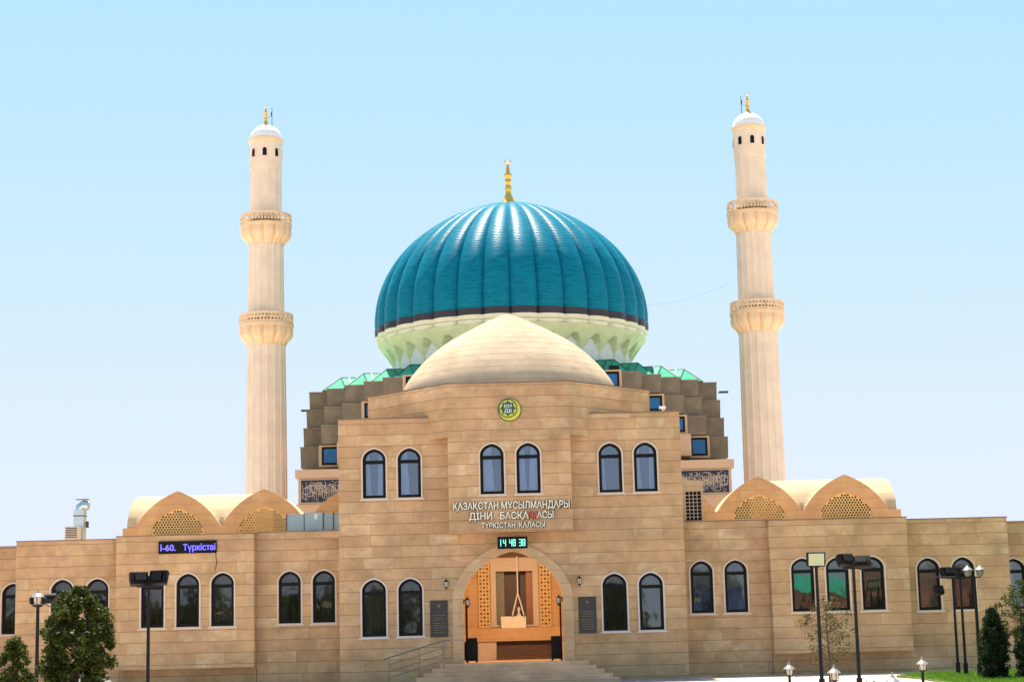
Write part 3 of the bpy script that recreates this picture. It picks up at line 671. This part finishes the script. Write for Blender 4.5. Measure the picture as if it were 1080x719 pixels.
# calligraphy friezes
def squiggle(mb, x0, x1, z0, z1, y, rr):
    def ribbon(pts, wd):
        for (a, b) in zip(pts[:-1], pts[1:]):
            d = Vector((b[0]-a[0], b[1]-a[1])); L = d.length
            if L < 1e-4: continue
            nrm = Vector((-d.y, d.x))/L*wd; yy = y-rr.uniform(0,.02)
            mb.add([(a[0]-nrm.x,yy,a[1]-nrm.y),(b[0]-nrm.x,yy,b[1]-nrm.y),(b[0]+nrm.x,yy,b[1]+nrm.y),(a[0]+nrm.x,yy,a[1]+nrm.y)], [(0,1,2,3)])
    def clampp(p): return (min(max(p[0],x0+.04),x1-.04), min(max(p[1],z0+.04),z1-.04))
    x = x0+.1
    while x < x1-.15:
        h = z1-z0; b0 = z0+h*rr.uniform(.08,.3)
        ribbon([clampp((x+rr.uniform(-.1,.1)*t, b0+t*h*.62)) for t in (0,.5,1)], .013)
        cx_, cz, r_ = x+rr.uniform(.05,.2), z0+h*rr.uniform(.25,.75), rr.uniform(.12,.34); a0 = rr.uniform(0,6.28); ln = rr.uniform(2.2,4.6)
        ribbon([clampp((cx_+r_*math.cos(a0+ln*k/10)*1.3, cz+r_*math.sin(a0+ln*k/10))) for k in range(11)], .013)
        for _ in range(3):
            dx_, dz = x+rr.uniform(0,.3), z0+h*rr.uniform(.08,.92); ribbon([clampp((dx_,dz)), clampp((dx_+rr.uniform(.05,.16),dz+rr.uniform(-.08,.08)))], .012)
        if rr.random() < .5: ribbon([clampp((x+t*.7, z0+h*(.55+.22*math.sin(t*2.4+x)))) for t in (0,.2,.4,.6,.8,1)], .012)
        x += rr.uniform(.10,.16)
for s in (-1,1):
    a, b_ = min(s*8.4,s*12.7), max(s*8.4,s*12.7)
    w = MB(); w.box(a,b_,38.44,38.498,9.62,11.02); f = w.build('calligraphy_panel', 'navy', Mq)
    w = MB(); squiggle(w, a+.08, b_-.08, 9.66, 10.98, 38.425, random.Random(11+s))
    for (xa, xb, za, zb) in ((a,b_,9.62,9.66),(a,b_,10.98,11.02),(a,a+.05,9.66,10.98),(b_-.05,b_,9.66,10.98)): w.box(xa,xb,38.41,38.439,za,zb)
    w.build('script', 'script', f)
# stepped boxes
TZ = [11.93,13.25,14.42,15.55,16.68]; TO = [.50,.33,.16,.0]; LT = [0,1,2,3,3,4,4]
colx = [12.55-1.24*k for k in range(8)]
for s in (-1,1):
    for k in range(7):
        Y = 42-1.38*k; xo, xi = colx[k], colx[k+1]
        # solid core behind the boxes
        for t in range(4):
            z0, z1 = TZ[t], TZ[t+1]; d = TO[t]
            a, b_ = (xi+d*.8, xo+d) if s > 0 else (-xo-d, -xi-d*.8)
            yb = Y+2.6
            if t >= LT[k]:
                zt = z1-.02
                w = MB(); yf = Y-d
                # hollow faced box: front slab slightly tapered, dark gap at the foot
                w.panel([(a+.03,z0+.05),(b_-.03,z0+.05),(b_,zt),(a,zt)], [], yf, yf+.3)
                w.box(a+.04,b_-.04,yf+.301,yb,z0+.05,zt-.04)
                w.box(a-.02,b_+.02,yf-.05,yf+.28,zt+.001,zt+.05,1)
                w.build('wall_box', ['concrete','boxlip'], Mq)
            else:
                w = MB(); w.box(a,b_,Y+.35-d,yb,z0,z1-.001)
                yy = Y+.35-d
                w.build('recessed_wall', 'beige', Mq)
                if t == LT[k]-1:
                    wx0, wx1 = a+.18, b_-.14
                    w = MB(); w.panel(rect(wx0,wx1,z0+.12,z1-.12), [rect(wx0+.12,wx1-.12,z0+.24,z1-.24)], yy-.06, yy-.003); fr = w.build('window', 'frame', Mq)
                    w = MB(); w.box(wx0+.12,wx1-.12,yy-.03,yy-.004,z0+.24,z1-.24); w.build('pane', 'glass_blue', fr)
                    w = MB(); w.box(wx0-.1,wx1+.1,yy-.09,yy-.003,z1-.1,z1-.02); w.build('lintel', 'beige', fr)
# hidden centre mass and conical roof
w = MB(); w.box(-4.0,4.0,33.5,44,5,15.5); w.box(-12,12,44.6,56,11.6,16.6); w.build('centre_wall', 'beige', Mq)
w = MB(); w.lathe((0,CY,0), [(10.2,16.75),(8.6,17.2),(7.4,17.55)], 48); w.box(-12.3,12.3,45.2,56,16.61,16.65); w.build('ring_roof', 'green', Mq)
# small green pyramidal roofs
for s in (-1,1):
    for i in range(6):
        ax, ay, az = 10.62-1.50*i, 42.5-1.2*i, 17.62+.055*i
        A = Vector((s*ax, ay, az)); c0 = Vector((s*(ax+1.05), ay-1.0, 16.69)); c1 = Vector((s*(ax-.45), ay-1.95, 16.69))
        back = Vector((0,CY,0)); rdir = Vector((-s*1.0, .55, 0)).normalized()
        Rg = A+rdir*2.6+Vector((0,0,.12)); d0 = Vector((s*ax+s*.9, ay+2.0,16.69)); d1 = c1+rdir*2.4; d1.z = 16.9
        w = MB(); w.add([A,c0,c1,Rg,d1,d0], [(0,1,2),(0,2,4,3),(0,3,5,1)])
        pr = w.build('pyramid_roof', 'green', Mq, fix=True)
        w = MB()
        for (p, q) in ((A,c0),(A,c1),(A,Rg),(c0,c1)): w.tube([p,q], .045, 5)
        for k in range(1,5):
            t = k/5; w.tube([A.lerp(Rg,t), c1.lerp(d1,t)], .06, 4)
        w.build('seam', 'seam', pr)
# drum
def lob(d, n=32):
    def f(t, r, z):
        fr = (t/(2*math.pi)*n)%1; b_ = 1-(2*fr-1)**2
        return r*(1-d)+r*d*b_**.6
    return f
w = MB(); w.lathe((0,CY,0), [(7.5,16.5),(7.5,20.2)], 128); w.build('drum', 'drumblue', Mq, smooth=True)
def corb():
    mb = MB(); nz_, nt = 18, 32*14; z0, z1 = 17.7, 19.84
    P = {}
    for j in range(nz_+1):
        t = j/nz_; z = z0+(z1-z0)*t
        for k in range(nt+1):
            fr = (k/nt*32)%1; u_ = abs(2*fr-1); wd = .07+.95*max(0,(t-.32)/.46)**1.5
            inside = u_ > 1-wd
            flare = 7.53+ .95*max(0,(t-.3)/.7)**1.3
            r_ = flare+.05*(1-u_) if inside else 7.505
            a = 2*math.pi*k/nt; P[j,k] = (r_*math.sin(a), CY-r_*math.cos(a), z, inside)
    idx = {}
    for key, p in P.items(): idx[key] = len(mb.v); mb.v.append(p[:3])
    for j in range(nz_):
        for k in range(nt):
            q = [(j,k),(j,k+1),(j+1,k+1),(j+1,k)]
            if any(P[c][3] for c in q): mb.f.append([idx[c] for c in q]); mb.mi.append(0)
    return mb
corb().build('corbel_ring', 'drumbounce', Mq, smooth=35)
w = MB(); w.lathe((0,CY,0), [(8.2,19.80),(8.46,19.81),(8.52,19.86),(8.54,20.06),(8.46,20.09),(8.60,20.14),(8.66,20.36),(8.3,20.38)], 32*10, rf=lob(.03)); w.build('rim', 'rimcream', Mq, smooth=50)
w = MB(); w.lathe((0,CY,0), [(8.2,20.381),(8.68,20.39),(8.70,20.76),(8.5,20.77)], 32*10, rf=lob(.035)); w.build('dark_band', 'bandblack', Mq, smooth=50)
dp = smoothprof([(8.66,20.765),(8.68,21.4),(8.58,22.3),(8.36,23.2),(7.95,24.2),(7.35,25.15),(6.55,26.05),(5.55,26.9),(4.4,27.65),(3.1,28.28),(1.8,28.72),(.8,28.93),(.35,28.97)], 5)
w = MB(); w.lathe((0,CY,0), dp, 32*12, rf=lob(.042)); w.build('ribbed_dome', 'tile', Mq, smooth=60)
def finial(mb, c, k, hh):
    """bulbed finial, height hh, with a crescent on top"""
    pr = [(.42,0),(.46,.03),(.30,.12),(.16,.24),(.15,.32),(.19,.37),(.15,.41),(.14,.48),(.20,.52),(.15,.56),(.14,.60),(.22,.64),(.22,.68),(.12,.72),(.09,.83),(.05,.93),(.001,.94)]
    mb.lathe(c, [(r_*k, z*hh) for r_, z in pr], 20)
    pts = []; n = 14
    for i in range(n+1):
        a = R(-60)+R(300)*i/n+R(90)+R(60)+R(0)
        a = R(130)+R(280)*i/n
        pts.append((c[0]+.14*k*1.1*math.cos(a+R(-0)), c[1], c[2]+hh*.99+.14*k*1.1*math.sin(a)))
    mb.tube(pts, [.012*k+.03*k*math.sin(math.pi*i/n) for i in range(n+1)], 6)
w = MB(); finial(w, (0,CY,28.93), 1.25, 2.95); w.build('finial', 'gold', Mq, smooth=50)
for nm, x, y, z, s in (('a',-12.75,41.9,15.5,-1),('b',12.95,41.9,16.0,1)):
    fl = thing('floodlight', 'small floodlight sticking out of the %s end of the stepped mosque wall' % ('left' if s < 0 else 'right'), 'floodlight', 'floodlights on the mosque', (x,y,z))
    w = MB(); w.box(-.28,.28,-.1,.12,0,.12); w.build('head', 'darkgrey', fl); w = MB(); w.tube([(-s*.35,0,.05),(0,0,.05)], .03, 6); w.build('arm', 'darkgrey', fl)
fl = thing('floodlight', 'small black floodlight on the green roof edge right of the stone dome', 'floodlight', 'floodlights on the mosque', (5.95,36.0,16.7))
w = MB(); w.box(-.3,.3,-.1,.12,.05,.3); w.build('head', 'black', fl); w = MB(); w.tube([(0,0,-.02),(0,0,.08)], .03, 6); w.build('arm', 'black', fl)

# ---------------------------------------------------------------- minarets
def flute(n, d):
    def f(t, r, z):
        fr = (t/(2*math.pi)*n+.5)%1; e = abs(2*fr-1)
        return r*(1-(d if e < .72 else d*.15))
    return f
def minaret(label, x):
    m_ = thing('minaret', label, 'minaret', 'minarets flanking the mosque', (x,40,0))
    def part(nm, prof, mat, rf=None, n=160, sm=14): w = MB(); w.lathe((0,0,0), prof, n, rf=rf); return w.build(nm, mat, m_, smooth=sm)
    part('lower_shaft', [(1.27,-.1),(1.24,12),(1.17,19.6)], 'minaret', flute(16,.035))
    part('middle_shaft', [(1.11,21.0),(1.06,25.8)], 'minaret', flute(16,.035))
    part('upper_shaft', [(.97,27.2),(.96,30.3),(.98,30.32),(.98,32.0)], 'minaret', lambda t, r, z: r*(1-.045*(1-abs(2*((t/(2*math.pi)*12+.5)%1)-1)**1.6)) if z < 30.31 else r)
    for (zb, zt, r0, r1) in ((19.2,20.75,1.19,1.64),(25.4,26.95,1.08,1.56)):
        pr = [(r0,zb+.12),(r0+.06,zb+.22),(r0+.16,zb+.38),(r1-.16,zb+.50),(r1-.04,zb+.66),(r1,zb+.85),(r1,zb+1.0),(r1-.03,zb+1.2),(r1+.03,zb+1.22),(r1+.03,zb+1.4),(r1-.08,zb+1.42),(r0-.1,zb+1.43)]
        def rf(t, r, z, zb=zb, r0=r0):
            k = (z-zb)/1.2
            if k > 1.01: return r*(1-.012*(1-math.cos(t*8)))
            fr = (t/(2*math.pi)*12)%1; b_ = abs(2*fr-1); fr2 = (t/(2*math.pi)*24)%1
            return r-.15*max(0,min(1,(k-.1)*4))*b_**4-.02*abs(2*fr2-1)
        bp_ = part('balcony', pr, 'balcony', rf, 12*16, 25)
        # pierced parapet
        w = MB(); ns = 16; rp = r1+.0; ph = .62
        for k in range(ns):
            t0 = 2*math.pi*(k-.5)/ns; t1 = 2*math.pi*(k+.5)/ns; L = 2*rp*math.sin(math.pi/ns); tm = (t0+t1)/2; ra = rp*math.cos(math.pi/ns)
            hs = []
            for j in range(2):
                for i in range(3):
                    cx_ = -L/2+L*(i+.5)/3+(.03 if j else -.03); cz = .17+.24*j; q = .078
                    hs.append([(cx_+q*math.cos(a*math.pi/3), cz+q*math.sin(a*math.pi/3)) for a in range(6)])
            z0 = zb+1.42
            tf = lambda v, tm=tm, ra=ra, z0=z0: Vector((v.x*math.cos(tm)+(ra-v.y)*math.sin(tm), v.x*math.sin(tm)-(ra-v.y)*math.cos(tm), z0+v.z))
            w.panel(rect(-L/2+.001,L/2-.001,0,ph), hs, 0, .06, tf=tf)
        w.build('parapet', 'balcony', bp_)
    part('cornice', [(.98,31.95),(1.04,32.0),(1.08,32.08),(1.08,32.2),(1.0,32.22)], 'balcony', None, 64, 40)
    part('cap_dome', [(1.02,32.2)]+[(1.0*math.cos(R(a)), 32.22+.95*math.sin(R(a))) for a in range(0,88,6)]+[(.001,33.2)], 'white', None, 48, 60)
    for k in range(8):
        t = 2*math.pi*(k+.08)/8; w = MB()
        tf = lambda v, t=t: Vector((v.x*math.cos(t)+(.992-v.y)*math.sin(t), v.x*math.sin(t)-(.992-v.y)*math.cos(t), v.z))
        w.panel(arch(0,31.0,31.52,.26,n=10), [], 0, .1, tf=tf); wf = w.build('window', 'frame', m_)
        w = MB(); w.panel(arch(0,30.95,31.58,.36,n=10), [arch(0,31.0,31.52,.26,n=10)], -.015, .08, tf=tf); w.build('surround', 'minaret', wf)
    w = MB(); finial(w, (0,0,33.1), .6, 1.3); w.build('finial', 'gold', m_, smooth=50)
    s = 1 if x < 0 else -1
    w = MB(); w.tube([(s*.38,0,33.0),(s*.38,0,34.3)], .02, 5); w.tube([(s*.36,0,33.75),(s*.36,0,34.0)], .045, 5); w.tube([(s*.38,0,33.7),(0,0,33.7)], .012, 4); w.build('lightning_rod', 'darkgrey', m_)
    return m_
minaret('tall pale fluted minaret with two balconies standing left of the turquoise dome', -14.90)
minaret('tall pale fluted minaret with two balconies standing right of the turquoise dome', 14.98)
w = MB(); pts = [Vector((8.3,44,22.0)).lerp(Vector((13.4,40.5,22.6)), t/10)+Vector((0,0,-.35*math.sin(math.pi*t/10))) for t in range(11)]
w.tube(pts, .004, 4); tag(w.build('overhead_cable', 'darkgrey'), 'thin cable strung from the blue dome to the right minaret', 'cable')

# ---------------------------------------------------------------- lamps
FG = 'tall floodlight poles'
def pole(parent, h, r=.05):
    w = MB(); w.tube([(0,0,-.1),(0,0,.35),(0,0,.36),(0,0,h)], [r*1.6,r*1.6,r,r*.8], 10); w.build('pole', 'black', parent)
    w = MB(); w.box(-.14,.14,-.14,.14,-.1,-.07); w.build('base_plate', 'black', parent)
def flood_head(parent, x, z, yaw, tilt, wd=.42, hh=.36, face=1, gl='floodglass'):
    """box floodlight: ribbed housing, glass on its front (towards the camera when face=-1)"""
    rot = Matrix.Rotation(yaw, 3, 'Z')@Matrix.Rotation(tilt, 3, 'X'); c = Vector((x,0,z))
    def T(mb): mb.v = [tuple(c+rot@Vector(p)) for p in mb.v]; return mb
    w = MB(); w.panel([(-wd/2,-hh/2),(wd/2,-hh/2),(wd/2,hh/2),(-wd/2,hh/2)], [], -.07, .07)
    w.panel([(-wd*.3,-hh*.3),(wd*.3,-hh*.3),(wd*.3,hh*.3),(-wd*.3,hh*.3)], [], .07 if face < 0 else -.17, .17 if face < 0 else -.07)
    for k in range(7):
        xx = -wd*.42+wd*.84*k/6; ya, yb = (.07,.14) if face < 0 else (-.14,-.0705); w.box(xx-.008,xx+.008,ya,yb,-hh*.45,hh*.45)
    h = T(w).build('floodlight_head', 'black', parent)
    w = MB(); ya, yb = (-.078,-.071) if face < 0 else (.071,.078); w.box(-wd*.43,wd*.43,ya,yb,-hh*.42,hh*.42); T(w).build('glass', gl, h)
    w = MB()
    for s in (-1,1): w.tube([c+rot@Vector((s*(wd/2+.01),0,0)), c+rot@Vector((s*(wd/2+.02),0,-hh*.3)), Vector((x,0,z-hh/2-.05))], .012, 5)
    w.build('bracket', 'black', h)
def flood_pole(label, x, y, h, heads, group=FG):
    p = thing('floodlight_pole', label, 'floodlight pole', group, (x,y,0)); pole(p, h)
    for a in heads: flood_head(p, *a)
    xs = [a[0] for a in heads]
    if max(xs)-min(xs) > .1:
        w = MB(); w.tube([(min(xs)-.05,0,h-.02),(max(xs)+.05,0,h-.02)], .025, 6); w.build('crossbar', 'black', p)
    return p
flood_pole('twin headed black floodlight pole in front of the left bay windows', -9.68, -19, 3.2, [(-.26,3.36,.5,-.5,.5,.36,1),(.27,3.38,-.25,-.4,.5,.38,1)])
flood_pole('black floodlight pole with two flat heads behind the round leafy tree', -13.22, -14, 2.95, [(-.42,3.0,.1,-1.3,.6,.3,1),(.42,3.0,-.1,-1.3,.6,.3,1)])
flood_pole('slim pole with one square pale green faced floodlight, beside the thin tree', 7.86, -22, 3.2, [(0,3.33,.05,.15,.46,.36,-1)])
flood_pole('twin headed black floodlight pole just right of the square faced one', 8.80, -22, 3.1, [(-.2,3.27,.35,-.55,.42,.3,1),(.22,3.22,-.25,-.6,.44,.3,1)])
flood_pole('left pole of the three standing on the grass, with a black floodlight', 15.05, -6, 3.3, [(-.12,3.36,.2,-.5,.6,.34,1)])
flood_pole('middle pole of the three standing on the grass, with a small side lamp', 15.02, -7.2, 3.2, [(.1,3.3,.1,-.5,.5,.34,1),(-.75,2.75,.4,-.3,.3,.3,1,'lampglass')])
def lantern_head(parent, z, k=1., cap='white'):
    w = MB(); w.lathe((0,0,z), [(.04*k,0),(.09*k,.02*k),(.10*k,.04*k),(.03*k,.045*k)], 6)
    for i in range(6):
        t = i*math.pi/3; w.tube([(.09*k*math.sin(t),-.09*k*math.cos(t),z+.03*k),(.115*k*math.sin(t),-.115*k*math.cos(t),z+.20*k)], .009*k, 4)
    w.build('lantern_cage', 'black', parent)
    w = MB(); w.lathe((0,0,z), [(.001,.05*k),(.08*k,.05*k),(.1*k,.195*k),(.001,.195*k)], 6); w.build('glass', 'lampglass', parent)
    w = MB(); w.lathe((0,0,z), [(.15*k,.198*k),(.155*k,.21*k),(.1*k,.265*k),(.045*k,.30*k),(.04*k,.33*k),(.02*k,.34*k),(.018*k,.38*k),(.001,.40*k)], 12); w.build('lantern_cap', cap, parent, smooth=30)
MT['capgrey'] = plain('lantern_cap_grey', (.30,.29,.28), .4, .3)
GL = 'low garden lanterns'
gl0 = thing('garden_lantern', 'low garden lantern in front of the wall just left of the thin tree', 'lantern', GL, (6.91,-23,-.1))
w = MB(); w.tube([(0,0,0),(0,0,.1),(0,0,.11),(0,0,.56)], [.07,.07,.04,.035], 10); w.build('post', 'black', gl0); lantern_head(gl0, .54, .95, 'capgrey')
dup(gl0, (7.17,-28,-.1), .3, 'low garden lantern at the foot of the thin tree')
dup(gl0, (6.85,-36,-.1), .1, 'nearest low garden lantern, mostly cut off by the bottom edge')
dup(gl0, (10.18,-23,-.06), .2, 'low garden lantern standing by the edge of the grass')
dup(gl0, (-11.24,-20,-.06), .2, 'low garden lantern under the round leafy tree, the left of two')
dup(gl0, (-11.37+.35,-18,-.09), .5, 'low garden lantern under the round leafy tree, the right of two')
sl = thing('street_lantern', 'tall black post with a grey four headed lantern between the shrub and the leafy tree', 'street lantern', None, (-12.93,-18,0))
pole(sl, 2.75, .055); lantern_head(sl, 2.72, 1.25, 'capgrey')
for s in (-1,1):
    w = MB(); w.tube([(0,0,2.7),(s*.14,0,2.74),(s*.17,0,2.8)], .015, 5); w.lathe((s*.17,0,2.78), [(.03,0),(.06,.02),(.07,.14),(.09,.15),(.03,.22),(.001,.25)], 8); w.build('side_lamp', 'black', sl)
sl = thing('street_lantern', 'tall lantern post with white caps, nearest of the three posts on the grass', 'street lantern', None, (15.05,-9,0))
pole(sl, 3.15, .06)
for dx in (-.2,.2):
    w = MB(); w.tube([(0,0,3.1),(dx,0,3.12),(dx,0,3.16)], .02, 6); w.build('arm', 'black', sl)
    w = MB(); w.lathe((dx,0,3.14), [(.03,0),(.10,.03),(.13,.18),(.05,.2)], 8); w.build('glass', 'smokedlamp', sl)
    w = MB(); w.lathe((dx,0,3.14), [(.17,.19),(.175,.21),(.1,.28),(.04,.32),(.001,.38)], 12); w.build('lantern_cap', 'capgrey', sl, smooth=30)
wl = thing('street_lantern', 'lantern post with a small white shade seen through the top of the leafy tree', 'street lantern', None, (-11.75,-16,0))
pole(wl, 2.6, .04); w = MB(); w.lathe((0,0,2.55), [(.02,0),(.12,.02),(.15,.05),(.06,.12),(.001,.14)], 12); w.build('lamp_shade', 'white', wl, smooth=30)

# ---------------------------------------------------------------- trees
def leaves(mb, c, r, n, size, rr, flat=1.):
    for _ in range(n):
        d = Vector((rr.gauss(0,1), rr.gauss(0,1), rr.gauss(0,1)*flat)); d = d.normalized()*r*rr.random()**.5
        p = c+d; a = Vector((rr.gauss(0,1), rr.gauss(0,1), rr.gauss(0,.6))).normalized(); b_ = a.cross(Vector((rr.gauss(0,1),rr.gauss(0,1),rr.gauss(0,1)))).normalized()
        s = size*rr.uniform(.6,1.3); a *= s; b_ *= s*.55
        mb.add([p-a, p+b_, p+a, p-b_], [(0,1,2,3)])
def tree(name, label, x, y, h, rx, z0, nb, nl, lsize, mat, seed, rclump=.22, trunk=.05, cat='tree', shape=None, bare=.0):
    rr = random.Random(seed); t = thing(name, label, cat, None, (x,y,-.1))
    w = MB(); w.tube([(0,0,0),(.02,0,h*.35),(-.02,.02,h*.7),(0,0,h*.93)], [trunk,trunk*.8,trunk*.45,trunk*.12], 8)
    cr_ = MB()
    for i in range(nb):
        k = rr.random(); zz = z0+(h-z0)*k; prof = (shape(k) if shape else math.sin(math.pi*(.12+.85*k))**.7)
        ang = rr.uniform(0,6.283); q = rx*prof*rr.uniform(.35,1.0)
        e = Vector((q*math.cos(ang), q*math.sin(ang), zz)); s = Vector((0,0,max(z0*.6, zz-q*.7)))
        if i % 2 == 0: w.tube([s, s.lerp(e,.5)+Vector((0,0,-.03)), e], [trunk*.3,trunk*.2,trunk*.06], 5)
        leaves(cr_, e, rclump*rr.uniform(.6,1.2), nl, lsize, rr)
    w.build('trunk', 'bark', t, smooth=True); cr_.build('crown', mat, t)
    return t
tree('leafy_tree', 'round dense dark green tree in front of the left wing', -10.85, -22, 3.1, .98, .5, 230, 85, .052, 'leaf', 1, .18)
tree('small_shrub', 'small light green young tree at the lower left corner', -11.85, -24, 1.85, .52, .35, 90, 80, .04, 'leaf', 2, .15, .035)
tree('thin_tree', 'thin sparse olive brown young tree in front of the right bay', 8.72, -18, 2.5, .80, .75, 75, 20, .038, 'leaf_y', 4, .16, .04)
tree('thuja', 'dark dense columnar evergreen on the grass beside the three posts', 14.72, -12.2, 2.12, .46, .08, 230, 70, .035, 'leaf_dark', 5, .14, .05, shape=lambda k: min(1,(1-k)*2.2)**.6)
tree('thuja', 'second dark evergreen, cut off by the right edge of the photo', 15.75, -12.6, 1.75, .52, .08, 200, 70, .035, 'leaf_dark', 6, .14, .05, shape=lambda k: min(1,(1-k)*2.2)**.6)
tree('young_tree', 'loose green young tree rising behind the evergreens at the right edge', 15.95, -11, 2.95, .85, 1.2, 85, 40, .042, 'leaf', 8, .18, .04)
tree('flower_plant', 'tiny low green plant poking up near the nearest garden lantern', 6.55, -35.5, .75, .12, .45, 14, 18, .03, 'leaf', 9, .06, .012, cat='plant')

# ---------------------------------------------------------------- places across the square (seen only in the window glass)
def house(label, x0, x1, y0, y1, h, roofh, wm, rm, group='houses across the square'):
    t = thing('house', label, 'house', group)
    w = MB(); w.box(x0,x1,y0,y1,-.1,h); w.build('wall', wm, t)
    w = MB(); ym = (y0+y1)/2; w.add([(x0-.4,y0-.4,h+.01),(x1+.4,y0-.4,h+.01),(x1+.4,y1+.4,h+.01),(x0-.4,y1+.4,h+.01),(x0+2,ym,h+roofh),(x1-2,ym,h+roofh)], [(0,1,5,4),(1,2,5),(2,3,4,5),(3,0,4),(3,2,1,0)]); w.build('roof', rm, t, fix=True)
    x = x0+1
    while x < x1-2:
        w = MB(); w.box(x,x+1.1,y1+.0,y1+.03,1,h-1.2); w.build('window', 'frame', t); x += 2.6
MT['redwall'] = plain('red_wall', (.26,.10,.06), .8)
MT['bluewall'] = plain('blue_wall', (.04,.07,.2), .6)
house('long green roofed house across the square', 29, 39, -160, -150, 5.8, 2.4, 'redwall', 'green')
house('red brown house across the square', 41, 58, -160, -152, 7, 2, 'redwall', 'wood')
house('blue kiosk hall across the square', 17, 26, -152, -146, 6.5, 2.5, 'bluewall', 'darkgrey')
for i, x in enumerate((-62,-56,-50,-45,-39,-34,-28,-23,-17,-11,-5,1,7,12)):
    tree('park_tree', 'leafy park tree across the square, number %d from the far end of its row' % (i+1) if False else 'leafy tree in the row across the square', x, -150, 7.0+(i*37%10)*.13, 3.4, 1.0, 60, 16, .55, 'leaf', 40+i, .9, .25)['group'] = 'trees across the square'
